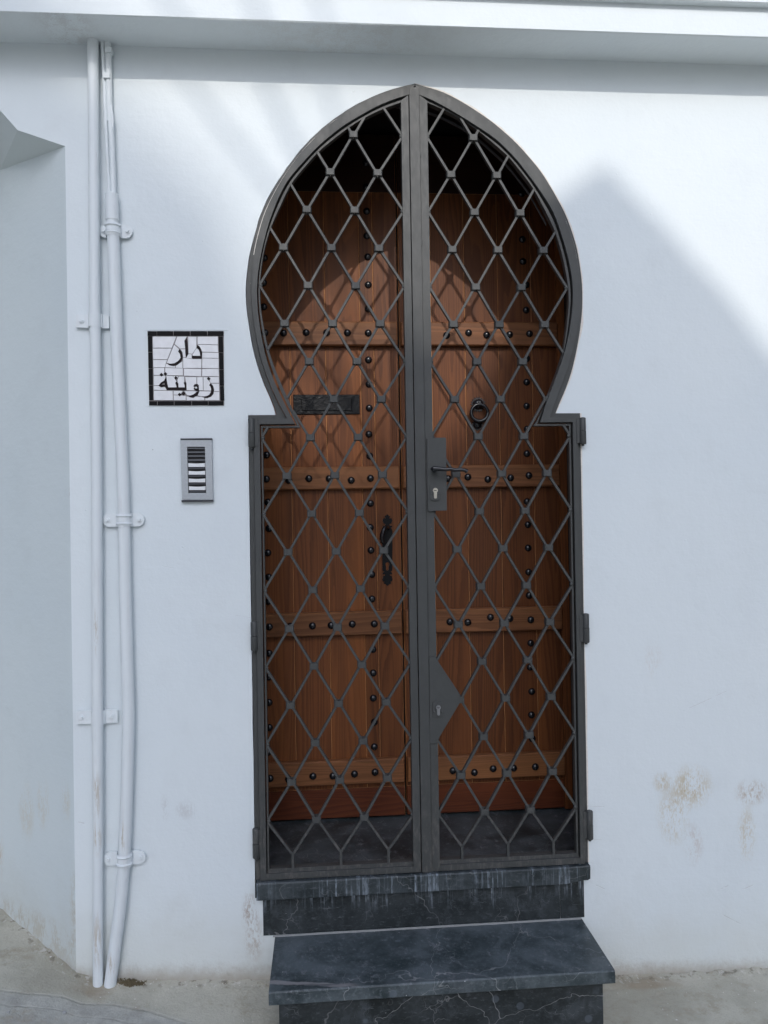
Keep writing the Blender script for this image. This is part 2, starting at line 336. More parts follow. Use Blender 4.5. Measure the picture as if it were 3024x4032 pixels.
def marble(name, vein=1.0, streaks=0, lift=1.0, scuff=.38):
    k = N(name); P = k.pos; x = k.sep(P)
    cl = k.noise(P, 6, 6, .65, .4); spk = k.noise(P, 70, 4, .7)
    L_ = lambda *c: tuple(v*lift for v in c)
    c = k.mix(k.ramp(cl, .35, .7), L_(.009, .0135, .0150), L_(.034, .042, .046))
    c = k.mix(k.ramp(spk, .5, .8, 0, .5), c, L_(.068, .080, .086))
    wp = k.t.nodes.new('ShaderNodeVectorMath'); wp.operation = 'MULTIPLY_ADD'
    k.put(wp.inputs[0], k.noise(P, 2.2, 5, .62, out=1)); k.put(wp.inputs[1], (.42, .42, .42)); k.put(wp.inputs[2], P)
    v1 = k.vor(wp.outputs[0], 2.3, 'DISTANCE_TO_EDGE'); wid = k.ramp(k.noise(P, 7, 2), .35, .7, .0022, .0065)
    m1 = k.math('MULTIPLY', k.math('SUBTRACT', 1.0, k.math('DIVIDE', v1, wid), clamp=True), k.ramp(k.noise(P, 2.3, 2), .40, .62, .1, 1))
    v2 = k.vor(k.vmul(wp.outputs[0], (1.3, 1.6, .9), (3.3, 1, 2)), 5.5, 'DISTANCE_TO_EDGE')
    m2 = k.math('MULTIPLY', k.ramp(v2, .009, .001), k.ramp(k.noise(P, 5, 2), .50, .66, 0, .5))
    c = k.mix(k.math('MULTIPLY', k.math('MAXIMUM', m1, m2), .72*vein), c, (.38, .385, .385))
    # hairline scratches
    sx = k.vor(k.vmul(wp.outputs[0], (5, 1.2, 1.2), (7, 2, 1)), 7, 'DISTANCE_TO_EDGE'); c = k.mix(k.math('MULTIPLY', k.ramp(sx, .006, .001), k.ramp(k.noise(P, 9, 2), .55, .62, 0, .4)), c, (.30, .32, .35))
    sc = k.ramp(k.noise(k.vmul(P, (30, 22, 90)), 1, 6, .80), .54, .68, 0, scuff); wear = k.ramp(k.noise(P, 9, 5, .75), .50, .66, 0, scuff*.6); c = k.mix(wear, c, (.115, .135, .15))
    c = k.mix(sc, c, (.17, .185, .20))
    spots = k.math('MULTIPLY', k.ramp(k.vor(k.vmul(P, (1, 1.6, 1)), 13), .19, .13), k.ramp(k.noise(P, 3.3, 1), .52, .60, 0, .35)); c = k.mix(spots, c, (.15, .18, .215))
    fl = k.math('MULTIPLY', k.ramp(k.vor(P, 30), .05, .03), k.ramp(k.noise(P, 9, 1), .56, .60)); c = k.mix(fl, c, (.6, .6, .6))
    rough = k.ramp(k.math('ADD', k.math('MULTIPLY', cl, .5), k.math('MULTIPLY', spk, .5)), .35, .65, .30, .52)
    if vein > 1:   # the broad banded vein crossing the front left of the tread
        yy = k.math('ADD', -.262, k.math('MULTIPLY', k.math('ADD', x[0], .18), -.17)); wob_ = k.math('MULTIPLY', k.math('SUBTRACT', k.noise(P, 11, 4), .5), .045)
        dd = k.math('ABSOLUTE', k.math('SUBTRACT', x[1], k.math('ADD', yy, wob_)))
        mm = k.math('MULTIPLY', k.ramp(dd, .012, .006), k.ramp(x[0], .10, .04)); mm = k.math('MULTIPLY', mm, k.ramp(k.noise(k.vmul(P, (8, 90, 8)), 1, 3), .35, .6, .3, .9))
        c = k.mix(mm, c, (.24, .235, .24))
    if streaks:
        s1 = k.noise(k.vmul(P, (85, 30, 3.0)), 1, 4, .65); s2 = k.noise(k.vmul(P, (10, 5, 0)), 1, 2)
        s3 = k.noise(k.vmul(P, (33, 9, 0), (5, 2, 1)), 1, 3, .7)
        top = k.ramp(k.math('ADD', x[2], k.math('ADD', k.math('MULTIPLY', k.math('SUBTRACT', s2, .5), .16), k.math('MULTIPLY', k.math('SUBTRACT', s3, .5), .14))), .385, .455) if streaks == 1 else 1.0
        m = k.math('MULTIPLY', k.math('MULTIPLY', k.ramp(s1, .48, .62), top), k.ramp(s2, .40, .60, .05, .85)); m = k.math('MULTIPLY', m, k.ramp(k.noise(k.vmul(P, (160, 60, 40)), 1, 3), .38, .58, .25, 1)); c = k.mix(m, c, (.28, .33, .38)); rough = k.math('ADD', rough, k.math('MULTIPLY', m, .3), clamp=True)
    return k.fin(c, rough, k.bump(k.math('ADD', k.math('MULTIPLY', spk, .4), k.math('MULTIPLY', cl, .6)), .12, .003, k.bevel(.0025)), spec=.5)
M_marble = marble('dark_marble')
M_tread = marble('worn_sky_lifted_tread', 1.2, 0, 3.0, .7)  # base brightened beyond the riser marble for sky reflection and dust; scuffs are wear
M_floor = marble('dusty_marble_floor', 1.15, 0, 2.2, .95)
M_marble_drip = marble('dark_marble_dripped', .8, 1)
M_marble_edge = marble('dark_marble_limescale', .7, 2, 1.6)

def ground_mat():
    k = N('worn_concrete'); P = k.pos; x = k.sep(P)
    n1 = k.noise(P, 3.0, 5, .6); n2 = k.noise(P, 16, 5, .65); n3 = k.noise(P, 120, 3, .6)
    # apron edge: y = -.17 - .10x ... (curved), slabs beyond
    q_ = k.math('MAXIMUM', k.math('ADD', x[0], .8), 0.0); crv = k.math('SUBTRACT', -.11, k.math('MULTIPLY', k.math('MULTIPLY', q_, q_), .7)); crv = k.math('ADD', crv, k.math('MULTIPLY', k.math('SUBTRACT', k.noise(P, 4.2, 3), .5), .045))
    d = k.math('SUBTRACT', x[1], crv)
    beige = k.mix(k.ramp(n1, .38, .66), (.49, .475, .40), (.37, .355, .29))
    beige = k.mix(k.ramp(n2, .55, .75, 0, .5), beige, (.28, .245, .175))
    grey = k.mix(k.ramp(n2, .3, .7), (.455, .455, .415), (.335, .335, .305))
    c = k.mix(k.ramp(d, -.03, .03), grey, beige)
    rust = k.math('MULTIPLY', k.ramp(k.noise(k.vmul(P, (1.0, 1.6, 1)), 3.1, 3, .6, .5), .57, .70), .55)
    c = k.mix(rust, c, (.27, .205, .13))
    crack = k.math('MAXIMUM', k.ramp(k.math('ABSOLUTE', d), .007, .002), k.math('MULTIPLY', k.ramp(k.math('ABSOLUTE', k.math('ADD', d, k.math('ADD', .045, k.math('MULTIPLY', n1, .03)))), .005, .001), .7))
    c = k.mix(k.math('MULTIPLY', crack, k.ramp(n2, .42, .62, 0, .28)), c, (.22, .21, .18))
    pit = k.ramp(k.noise(P, 210, 3, .7), .54, .70, 0, .35); c = k.mix(pit, c, (.20, .19, .17))
    blot = k.ramp(k.noise(P, 7.5, 6, .7), .52, .66, 0, .5); c = k.mix(blot, c, (.31, .27, .20))
    fl = k.math('MULTIPLY', k.ramp(k.vor(P, 17), .075, .05), k.ramp(k.noise(P, 4.3, 1), .50, .56)); c = k.mix(fl, c, (.68, .67, .64))
    dist_ = k.math('MAXIMUM', k.math('MULTIPLY', x[1], -1.0), k.math('MULTIPLY', k.math('ADD', k.math('MULTIPLY', k.math('ADD', x[0], .846), .6428), k.math('MULTIPLY', x[1], .766)), -1.0))
    nearwall = k.ramp(dist_, .06, .005)
    chips = k.math('MULTIPLY', nearwall, k.ramp(k.noise(P, 48, 4, .7), .56, .63)); c = k.mix(k.math('MULTIPLY', chips, .7), c, (.64, .62, .58))
    dirt = k.math('MULTIPLY', k.ramp(k.noise(P, 38, 3), .52, .66), k.ramp(dist_, .05, 0)); c = k.mix(k.math('MULTIPLY', dirt, .7), c, (.11, .09, .06))
    h = k.math('ADD', k.math('MULTIPLY', n2, .7), k.math('MULTIPLY', n3, .22)); h = k.math('ADD', h, k.math('MULTIPLY', crack, -.18))
    return k.fin(c, k.ramp(n2, .3, .7, .6, .85), k.bump(h, .8, .012), spec=.3)
M_ground = ground_mat()

# ------------------------------------------------------------------ ground
GX = [(-3.0, .42), (-1.216, .29), (-.85, .232), (-.79, .206), (-.515, .181), (-.227, .164), (.4, .13), (.992, .104), (1.25, .098), (1.554, .099), (3, .09), (40, .0)]
def gfun(x):
    if x <= GX[0][0]: return GX[0][1]
    for (a, za), (b, zb) in zip(GX, GX[1:]):
        if x <= b: return za+(zb-za)*(x-a)/(b-a)
    return GX[-1][1]
def gz(x, y):
    z = gfun(x) + (.03*y if y < 0 else .05*min(y, 1))
    if y < -.05: z += (mnoise.noise(Vector((x*1.7, y*1.7, 3)))*.012)
    d = y - (-.11-.7*max(0, x+.8)**2)
    z -= .004/(1+math.exp(d*40)) if abs(d) < 5 else (.004 if d < 0 else 0)
    dw = max(-y, -((x+.846)*.6428+y*.766))
    if dw < .09:
        n = mnoise.noise(Vector((x*23, y*23, 1)))+.5*mnoise.noise(Vector((x*61, y*61, 5)))
        z += min(1, max(0, (.09-dw)/.09))**2*(.008+.010*n)
    if -.3 < x < 1.0 and y > .02: z -= .1
    return z
xs = [-40, -20, -10, -6, -4, -3] + [-2.5+.05*i for i in range(20)] + [-1.5+.02*i for i in range(176)] + [2.05+.1*i for i in range(10)] + [3.5, 5, 8, 14, 25, 40]
ys = [-40, -25, -15, -10, -7, -5, -4, -3] + [-2.6+.1*i for i in range(16)] + [-1.0+.025*i for i in range(36)] + [-.1+.01*i for i in range(13)] + [.05, .1, .15, .2, .3, .4, .6, .9, 1.5, 3]
g = MB(); vs = [(x, y, gz(x, y)) for y in ys for x in xs]; nx = len(xs)
g.add(vs, [(j*nx+i, j*nx+i+1, (j+1)*nx+i+1, (j+1)*nx+i) for j in range(len(ys)-1) for i in range(nx-1)])
g.build('ground', M_ground, smooth=True, kind='structure')

# ------------------------------------------------------------------ traced outlines of the doorway and gate (wall plane)
OL = [(1632,332),(1557,349),(1480,375),(1382,425),(1286,490),(1189,584),(1117,681),(1069,758),(1030,835),(999,941),(982,1014),(971,1100),(969,1124),(972,1220),(987,1312),(1004,1404),(1040,1510),(1086,1611),(1089,1633)]
ORt = [(1632,332),(1745,363),(1841,416),(1938,481),(2034,565),(2130,676),(2179,758),(2227,845),(2270,970),(2288,1085),(2293,1163),(2290,1245),(2277,1341),(2251,1462),(2217,1558),(2188,1611),(2186,1632)]
M1L = [(1632,342),(1557,358),(1480,384),(1382,434),(1289,500),(1194,594),(1123,691),(1077,769),(1040,846),(1011,950),(997,1022),(989,1100),(989,1148),(993,1220),(1004,1307),(1023,1404),(1059,1510),(1107,1611),(1129,1647)]
M1R = [(1632,342),(1687,360),(1745,380),(1841,430),(1938,495),(2034,579),(2130,689),(2177,773),(2220,859),(2261,975),(2279,1100),(2284,1172),(2280,1245),(2264,1341),(2231,1462),(2197,1550),(2164,1642)]
M2L = [(1609,382),(1573,392),(1538,404),(1480,428),(1382,484),(1334,515),(1247,588),(1136,711),(1098,782),(1056,893),(1027,1014),(1014,1100),(1013,1148),(1015,1220),(1027,1310),(1046,1404),(1078,1500),(1125,1600),(1162,1670)]
M2R = [(1646,382),(1692,398),(1750,430),(1822,472),(1889,515),(1947,553),(2026,630),(2113,744),(2174,838),(2202,917),(2231,1014),(2248,1100),(2252,1172),(2246,1245),(2233,1331),(2212,1413),(2180,1500),(2146,1587),(2122,1666)]
IL = [(1577,408),(1517,428),(1440,464),(1370,507),(1254,599),(1146,724),(1066,898),(1040,985),(1025,1090),(1023,1150),(1028,1230),(1054,1370),(1093,1480),(1136,1575),(1182,1684)]
IR = [(1682,408),(1745,435),(1817,471),(1889,524),(2000,618),(2099,744),(2183,908),(2216,1023),(2233,1110),(2239,1180),(2232,1265),(2215,1394),(2159,1563),(2138,1605),(2099,1684)]
NA = 56
def arc(pl, n=NA): return smooth_poly(resample([XZ(*p) for p in pl], n), 2)
def side(pl_arc, shoulder, foot):
    """arch section + shoulder corner + foot corner"""
    return arc(pl_arc) + [XZ(*p) for p in shoulder]
def mx(pts): return sum(W(*p).x for p in pts)/len(pts)
# straight jamb lines, metric
xOL = mx([(983,1700),(989,2141),(994,2382),(996,3037),(1004,3440)]); xOR = mx([(2285,1775),(2290,2093),(2294,2310),(2299,2623),(2302,2700),(2309,2989)])
xM1L = mx([(1004,1823),(1010,2141),(1012,2382),(1013,3037),(1019,3430)]); xM1R = mx([(2272,1775),(2276,2093),(2280,2310),(2285,2623),(2293,2989),(2297,3380)])
xM2L = mx([(1026,1823),(1033,2141),(1035,2382),(1045,3037),(1047,3428)]); xM2R = mx([(2253,1823),(2257,2093),(2261,2334),(2268,2599),(2273,2989),(2278,3365)])
xIL = mx([(1041,1823),(1045,2141),(1049,2700),(1055,3418)]); xIR = mx([(2240,1823),(2243,2093),(2249,2334),(2253,2575),(2264,2989),(2268,3356)])
zSh = [W(1000,1635).z, W(1060,1649).z, W(1090,1672).z, W(1100,1685).z]    # shoulder heights: opening, M1, M2, I
ZF = .5135                                                                  # threshold top
def ring(a, xj, zs, zb):
    pts = arc(a); x0, z0 = pts[-1]
    pts[-1] = (x0, zs)
    sh = resample([(x0, zs), (xj, zs)], 8)[1:]
    jb = resample([(xj, zs), (xj, zb)], 16)[1:]
    return pts + sh + jb
rOL = ring(OL, xOL, zSh[0], ZF); rOR = ring(ORt, xOR, zSh[0], ZF)
r1L = ring(M1L, xM1L, zSh[1], ZF); r1R = ring(M1R, xM1R, zSh[1], ZF)
r2L = ring(M2L, xM2L, zSh[2], ZF+.002); r2R = ring(M2R, xM2R, zSh[2], ZF+.002)
rIL = ring(IL, xIL, zSh[3], ZF+.002); rIR = ring(IR, xIR, zSh[3], ZF+.002)
APX = XZ(1632, 332); XC = APX[0]

# ------------------------------------------------------------------ the white house
house = empty('white_house', (0, 0, 0), 'white plastered town house front with a moulded ledge above an arched doorway', 'house')
ZS = 3.337
def wob(pts, a=.0016, f=38, grow=.0025, cx=XC, cz=2.4):
    out = []
    for (x, z) in pts:
        n = mnoise.noise(Vector((x*f, z*f, 7)))*a + mnoise.noise(Vector((x*9, z*9, 2)))*a*.6
        d = Vector((x-cx, 0, (z-cz) if z > cz else 0)); d = d.normalized() if d.length > 0 else d
        out.append((x+d.x*(grow+n), z+d.z*(grow+n)))
    return out
P1, P2, P3, P4 = (-.846, 2.995), (-.999, 3.045), (-1.055, 3.11), (-1.24, 3.336)
eL, eR = wob(rOL), wob(rOR)
wm = MB()
wm_left = [(-.846, .0), (XC, .0), (XC, .45)] + [(eL[-1][0], .45)] + eL[::-1] + [(XC, ZS+.05), (-5, ZS+.05), (-5, ZS), P4, P3, P2, P1]
wm_right = [(XC, .0), (5.5, -.1), (5.5, ZS+.05), (XC, ZS+.05)] + eR + [(eR[-1][0], .45), (XC, .45)]
def flat(mb, pts, y):
    tr = geometry.tessellate_polygon([[Vector((p[0], p[1], 0)) for p in pts]])
    mb.add([(p[0], y, p[1]) for p in pts], [tuple(t) for t in tr])
flat(wm, wm_left, 0.0); flat(wm, wm_right, 0.0)
# plaster return into the opening
for e in (eL, eR):
    n = len(e); wm.add([(p[0], 0, p[1]) for p in e] + [(p[0], .085, p[1]) for p in e], [(i, i+1, n+i+1, n+i) for i in range(n-1)])
# jamb below threshold hidden; corner edge
wm.build('wall', M_wall, house, origin=(0, 0, 0))
# turning side wall (40 degrees back) and the faceted underside above it
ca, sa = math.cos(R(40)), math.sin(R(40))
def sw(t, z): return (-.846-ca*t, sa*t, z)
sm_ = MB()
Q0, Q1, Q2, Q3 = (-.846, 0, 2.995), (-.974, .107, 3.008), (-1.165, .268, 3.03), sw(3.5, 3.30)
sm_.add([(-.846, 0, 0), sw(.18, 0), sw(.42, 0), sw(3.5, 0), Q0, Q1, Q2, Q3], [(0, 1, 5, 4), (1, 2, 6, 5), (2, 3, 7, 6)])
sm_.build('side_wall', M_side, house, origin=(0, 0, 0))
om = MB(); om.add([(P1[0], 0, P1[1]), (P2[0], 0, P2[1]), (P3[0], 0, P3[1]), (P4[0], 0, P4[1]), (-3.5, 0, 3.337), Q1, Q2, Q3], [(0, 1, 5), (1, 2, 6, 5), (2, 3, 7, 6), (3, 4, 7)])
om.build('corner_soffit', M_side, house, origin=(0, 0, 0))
# cornice: lower ledge, upper moulding, wall above
cm = MB(); xsn = [-5+.25*i for i in range(43)]
def ledge(mb, prof, x0=-5, x1=5.5, n=60, a=.0012):
    k = len(prof); vs = []
    for i in range(n+1):
        x = x0+(x1-x0)*i/n
        for j, (y, z) in enumerate(prof):
            q = mnoise.noise(Vector((x*3, j*1.7, 4)))*a; vs.append((x, y+q, z+q))
    mb.add(vs, [(i*k+j, i*k+j+1, (i+1)*k+j+1, (i+1)*k+j) for i in range(n) for j in range(k-1)])
ledge(cm, [(0.0, 3.3372), (-.156, 3.337), (-.160, 3.340), (-.160, 3.4365)])
cm.build('ledge', M_corn, house, origin=(0, 0, 0))
um = MB(); ledge(um, [(-.158, 3.4365), (-.182, 3.4365), (-.185, 3.440), (-.185, 3.53), (-.165, 3.56), (-.13, 3.57), (-.13, 7.2), (.3, 7.2)])
um.build('upper_moulding', M_corn, house, origin=(0, 0, 0))
# niche behind the gate
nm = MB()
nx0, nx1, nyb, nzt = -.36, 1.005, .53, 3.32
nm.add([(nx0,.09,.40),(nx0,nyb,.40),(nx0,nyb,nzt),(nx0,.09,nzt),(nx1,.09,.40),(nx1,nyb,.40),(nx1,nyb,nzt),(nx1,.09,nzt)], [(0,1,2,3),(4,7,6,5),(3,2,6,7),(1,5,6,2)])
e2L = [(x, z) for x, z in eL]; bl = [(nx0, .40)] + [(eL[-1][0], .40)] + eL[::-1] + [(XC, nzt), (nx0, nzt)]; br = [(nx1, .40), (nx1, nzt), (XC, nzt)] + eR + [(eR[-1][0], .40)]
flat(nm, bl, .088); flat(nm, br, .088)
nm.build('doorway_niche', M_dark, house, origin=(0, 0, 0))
# thick lime edge of the plaster beside the right side of the iron frame
for e, nm_ in ((eR, 'chipped_plaster_edge'),):
    q = MB(); A = []; B = []
    for i, (x, z) in enumerate(e):
        n = max(0, mnoise.noise(Vector((x*17, z*17, 1)))+.25)*.006
        d = Vector((x-XC, 0, (z-2.4) if z > 2.4 else 0)); d = d.normalized() if d.length else d
        A.append((x+d.x*(.0008+n), z+d.z*(.0008+n))); B.append((x-d.x*.003, z-d.z*.003))
    q.band(A, B, -.0022, .012); q.build(nm_, M_lime, house, origin=(0, 0, 0))

# ------------------------------------------------------------------ marble steps
steps = empty('marble_steps', (.34, -.15, .1), 'dark veined marble doorsteps, white drips on the upper riser, below the iron gate', 'steps')
def slab(mb, x0, x1, y0, y1, z0, z1, chip=0, n=40):
    """slab with a slightly uneven front edge"""
    top = []; vs = []; fs = []
    for i in range(n+1):
        x = x0+(x1-x0)*i/n; q = mnoise.noise(Vector((x*14, z1*31, 2)))*.0012; dr = 0
        if chip and i > n-3: dr = chip*(i-(n-3))/3
        vs += [(x, y1, z0), (x, y0+q+dr*.6, z0+dr), (x, y0+q+dr*.3, z1-.004), (x, y0+q+.004, z1), (x, y1, z1)]
    for i in range(n):
        for k in range(5): fs.append((5*i+k, 5*i+(k+1) % 5, 5*i+5+(k+1) % 5, 5*i+5+k))
    fs += [tuple(range(5)), tuple(range(5*n, 5*n+5))[::-1]]
    mb.add(vs, fs)
m = MB(); slab(m, -.246, .902, -.032, .06, .456, .5125, chip=.010); m.build('threshold_slab', M_marble_edge, steps)
m = MB(); m.box((-.37, .0605, .44), (1.02, .60, .5122)); m.build('floor_slab', M_floor, steps)
m = MB(); m.box((-.227, -.004, .3235), (.8, .05, .456)); m.build('upper_riser', M_marble_drip, steps)
m = MB(); m.box((.8015, -.0035, .3235), (.886, .05, .456)); m.build('upper_riser', M_marble_drip, steps)
m = MB(); m.box((-.195, -.0065, .3175), (.874, -.0036, .3222)); m.build('grout_line', simple('grey_mortar', (.34, .35, .35), .9), steps)
m = MB(); slab(m, -.188, .877, -.312, .02, .279, .3178); m.build('tread_slab', M_tread, steps)
m = MB(); m.box((-.160, -.275, -.05), (.850, -.02, .279)); m.build('lower_riser', M_marble, steps)

# ------------------------------------------------------------------ iron gate: fixed frame
gframe = empty('iron_surround', (XC, 0, ZF), 'fixed grey iron frame lining the keyhole shaped doorway edge', 'gate frame')
m = MB(); m.band(rOL, r1L, -.004, .050); m.band(rOR, r1R, -.004, .050); m.build('frame_bar', M_iron, gframe)
for rr in (r1L, r1R):
    q = MB(); A = []; B = []
    for i, (x, z) in enumerate(rr[2:34]):
        n = mnoise.noise(Vector((x*26, z*26, 3))); wd = max(.0002, .0006+n*.0042)
        A.append((x+(x-XC)*.004, z+.0010+wd*.6)); B.append((x, z+.0008-wd*.2))
    q.band(A, B, -.0052, .0); q.build('exposed_lime', M_lime, gframe)
# rear flat arch seen through the right leaf
ra = smooth_poly(resample([XZ(px, py, .085) for px, py in ((1560,415),(1620,424),(1682,437),(1745,462),(1831,507),(1889,549),(1995,645),(2082,756),(2150,880))], 30), 1)
rb = [(x, z-.0085) for x, z in ra]
m = MB(); m.band(ra, rb, .083, .089); m.build('rear_arch_strip', iron('dull_arch_strip', (.10, .10, .105), False), gframe)
for (cx, cy, z0, z1) in ((992,0,W(992,1763).z,W(992,1650).z), (1002,0,W(1002,2558).z,W(1002,2445).z), (1009,0,W(1009,3370).z,W(1009,3255).z),
                         (2288,1,W(2288,1751).z,W(2288,1647).z), (2301,1,W(2301,2527).z,W(2301,2414).z), (2316,1,W(2316,3296).z,W(2316,3185).z)):
    zm = (z0+z1)/2; x = W(cx, 2016+FPX*(CZ-zm)/2.64).x
    hm = MB(); xin = x+(.022 if cy == 0 else -.022)
    hm.tube([(x, -.016, z0), (x, -.016, z0+.002), (x, -.016, zm-.0006)], [.0105, .0118, .0118], 14); hm.tube([(x, -.016, zm+.0006), (x, -.016, z1-.002), (x, -.016, z1)], [.0114, .0114, .0098], 14)
    hm.box((min(x, xin), -.018, z0+.004), (max(x, xin), -.012, z1-.004)); hm.tube([(x, -.016, z0-.006), (x, -.016, z1+.001)], .005, 8)
    hm.build('hinge', M_iron, gframe, smooth=True)

# ------------------------------------------------------------------ gate leaves
xS0 = mx([(1577,420),(1585,800),(1600,1700),(1612,2600),(1623,3385)]); xSeam = mx([(1613,600),(1622,1100),(1633,1900),(1646,2700),(1657,3423)])
xCov = mx([(1647,500),(1662,1100),(1672,1970),(1692,2941)]); xS1 = mx([(1682,408),(1689,830),(1696,1389),(1712,2430),(1729,3394)])
ZB = ZF+.002
ZLIP = .548
def inner_poly(side):
    if side == 'L': return rIL[:-1] + [(xIL, ZLIP)], [(xS0, ZLIP), (xS0, rIL[0][1])]
    return rIR[:-1] + [(xIR, ZLIP)], [(xS1, ZLIP), (xS1, rIR[0][1])]
def point_in(p, poly):
    x, y = p; c = False; j = len(poly)-1
    for i in range(len(poly)):
        xi, yi = poly[i]; xj, yj = poly[j]
        if (yi > y) != (yj > y) and x < (xj-xi)*(y-yi)/(yj-yi)+xi: c = not c
        j = i
    return c
def clip(a, b, poly, ext=.004):
    """pieces of segment ab inside poly (sampled), lengthened a little into the frame"""
    n = 160; ins = [point_in((a[0]+(b[0]-a[0])*i/n, a[1]+(b[1]-a[1])*i/n), poly) for i in range(n+1)]
    out = []; i = 0; L = math.hypot(b[0]-a[0], b[1]-a[1]); e = ext/max(L, 1e-6)
    while i <= n:
        if ins[i]:
            j = i
            while j < n and ins[j+1]: j += 1
            if j > i: out.append((i/n-(e if i > 0 else 0), j/n+(e if j < n else 0), i > 0, j < n))
            i = j+1
        else: i += 1
    return [((a[0]+(b[0]-a[0])*s, a[1]+(b[1]-a[1])*s), (a[0]+(b[0]-a[0])*t, a[1]+(b[1]-a[1])*t), c0, c1) for s, t, c0, c1 in out]
def bar_strip(mb, pl, w, y0, y1):
    """flat bar following polyline pl (x,z), width w"""
    n = len(pl); A = []; B = []
    for i, p in enumerate(pl):
        a = pl[max(i-1, 0)]; b = pl[min(i+1, n-1)]
        d0 = Vector((p[0]-a[0], p[1]-a[1])) if i > 0 else None; d1 = Vector((b[0]-p[0], b[1]-p[1])) if i < n-1 else None
        if d0: d0.normalize()
        if d1: d1.normalize()
        t = ((d0 or d1)+(d1 or d0)); t.normalize()
        nn = Vector((-t.y, t.x)); c = abs(nn.dot(Vector((-(d0 or d1).y, (d0 or d1).x)))); s = w/2/max(c, .6)
        A.append((p[0]+nn.x*s, p[1]+nn.y*s)); B.append((p[0]-nn.x*s, p[1]-nn.y*s))
    mb.band(A, B, y0, y1)
collar_src = None
cm_ = MB(); cw, chh, cd = .0152, .0105, .0140
prof = [(-cw, -cd+.003), (-cw+.003, -cd), (cw-.003, -cd), (cw, -cd+.003), (cw, cd-.003), (cw-.003, cd), (-cw+.003, cd), (-cw, cd-.003)]
cvs = [(x, y, -chh) for x, y in prof] + [(x, y, chh) for x, y in prof] + [(x*.8, y*.8, -chh) for x, y in prof] + [(x*.8, y*.8, chh) for x, y in prof]
cfs = []
for i in range(8):
    j = (i+1) % 8; cfs += [(i, j, 8+j, 8+i), (16+i, 24+i, 24+j, 16+j), (i, 16+i, 16+j, j), (8+i, 8+j, 24+j, 24+i)]
cm_.add(cvs, cfs)
def leaf(side):
    global collar_src
    L = side == 'L'
    xj = xM1L if L else xM1R
    root = empty('gate_leaf', (xj, -.01, ZB), 'left leaf of the grey iron lattice gate, without lock or handle' if L else 'right leaf of the grey iron lattice gate, with lock plates and black lever handle', 'gate', 'leaves of the iron lattice gate')
    inner, rest = inner_poly(side); poly = inner + rest
    r1, r2, rI = (r1L, r2L, rIL) if L else (r1R, r2R, rIR)
    mid = [tuple(a[k]*.60+b[k]*.40 for k in (0, 1)) for a, b in zip(r2, rI)]
    # outer bar (B)
    off = [tuple(a[k]*.94+b[k]*.06 for k in (0, 1)) for a, b in zip(r1, r2)]
    m = MB(); m.band(off, r2, -.016, .022); m.build('outer_bar', M_iron, root)
    m = MB(); m.band(mid, rI, -.007, .016); m.build('inner_lip', M_iron, root)
    if L:
        ztop = r2[0][1]
        m = MB(); m.prism([(xS0, ZB), (xSeam-.0022, ZB), (xSeam-.0022, W(1609,384).z), (xS0, W(1577,405).z)], -.016, .022); m.build('meeting_stile', M_iron, root)
        xa, xb = xM1L+.001, xSeam-.0022
    else:
        m = MB(); m.prism([(xCov+.0012, ZB), (xS1, ZB), (xS1, W(1682,405).z), (xCov+.0012, W(1648,382).z)], -.014, .022); m.build('meeting_stile', M_iron, root)
        m = MB(); m.prism([(xSeam+.0006, ZB), (xCov, ZB), (xCov, W(1647,356).z), (xSeam+.0006, W(1611,356).z)], -.020, .010); m.build('cover_strip', M_iron, root)
        for (px, py, hh) in ((1652,620,.010), (1656,960,.016), (1672,1985,.012)):
            p = W(px, py); w_ = MB(); w_.dome((xCov+.0012, -.0150, p.z), .0028, .002, 8, 3)
            w_.v = [Vector((v.x, v.y, p.z+(v.z-p.z)*hh/.0028)) for v in w_.v]; w_.build('weld_bead', M_iron, root, smooth=True)
        xa, xb = xS1, xM1R-.001
    xi0, xi1 = (xIL, xS0) if L else (xS1, xIR)
    m = MB(); m.box((xi0-.02 if L else xi0, -.0155, ZB), (xi1 if L else xi1+.02, .0215, ZLIP-.012)); m.box((xi0, -.006, ZLIP-.012), (xi1, .0215, ZLIP)); m.build('bottom_rail', M_iron, root)
    # lattice: zigzag bars pinched by collars
    x0, a2, dz, z0 = (.03921, .0816184, .13, 3.05) if L else (.61861, .0805795, .13, 3.04869)
    hp = .0052
    for kcol in range(-3, 3):
        xl, xr = x0+kcol*a2, x0+(kcol+1)*a2
        pts = []
        for j in range(-3, 20):
            # node rows: column i is at rows with (i+j) odd for the left leaf, (i+j) odd for the right leaf
            atl = ((kcol+j) % 2 == 1)
            last = (j == 19)
            zz = z0-j*dz
            jx = random.uniform(-.0012, .0012)
            if atl:
                xx = xl+hp if kcol > -3 else (xi0-.001 if True else 0)
                if last: xx = xl+.003
            else:
                xx = xr-hp if kcol+1 < 3 else xi1+.001
                if last: xx = xr-.003
            if last: pts.append((xx, zz+.018 if L else zz+.018))
            else: pts += [(xx+jx, zz+.0045), (xx+jx, zz-.0045)]
        # walk segments, splitting wherever the bar leaves the opening
        cur = []
        def flush():
            global _c
            if len(cur) >= 2 and sum(math.hypot(b[0]-a[0], b[1]-a[1]) for a, b in zip(cur, cur[1:])) > .02:
                mm = MB(); bar_strip(mm, cur, .0080, -.0085+.0004*kcol, .0058); mm.build('lattice_bar', M_iron, root)
        for a, b in zip(pts, pts[1:]):
            pcs = clip(a, b, poly)
            if not pcs: flush(); cur = []; continue
            for (s, t, c0, c1) in pcs:
                if c0 or not cur: flush(); cur = [s]
                cur.append(t)
                if c1: flush(); cur = []
        flush()
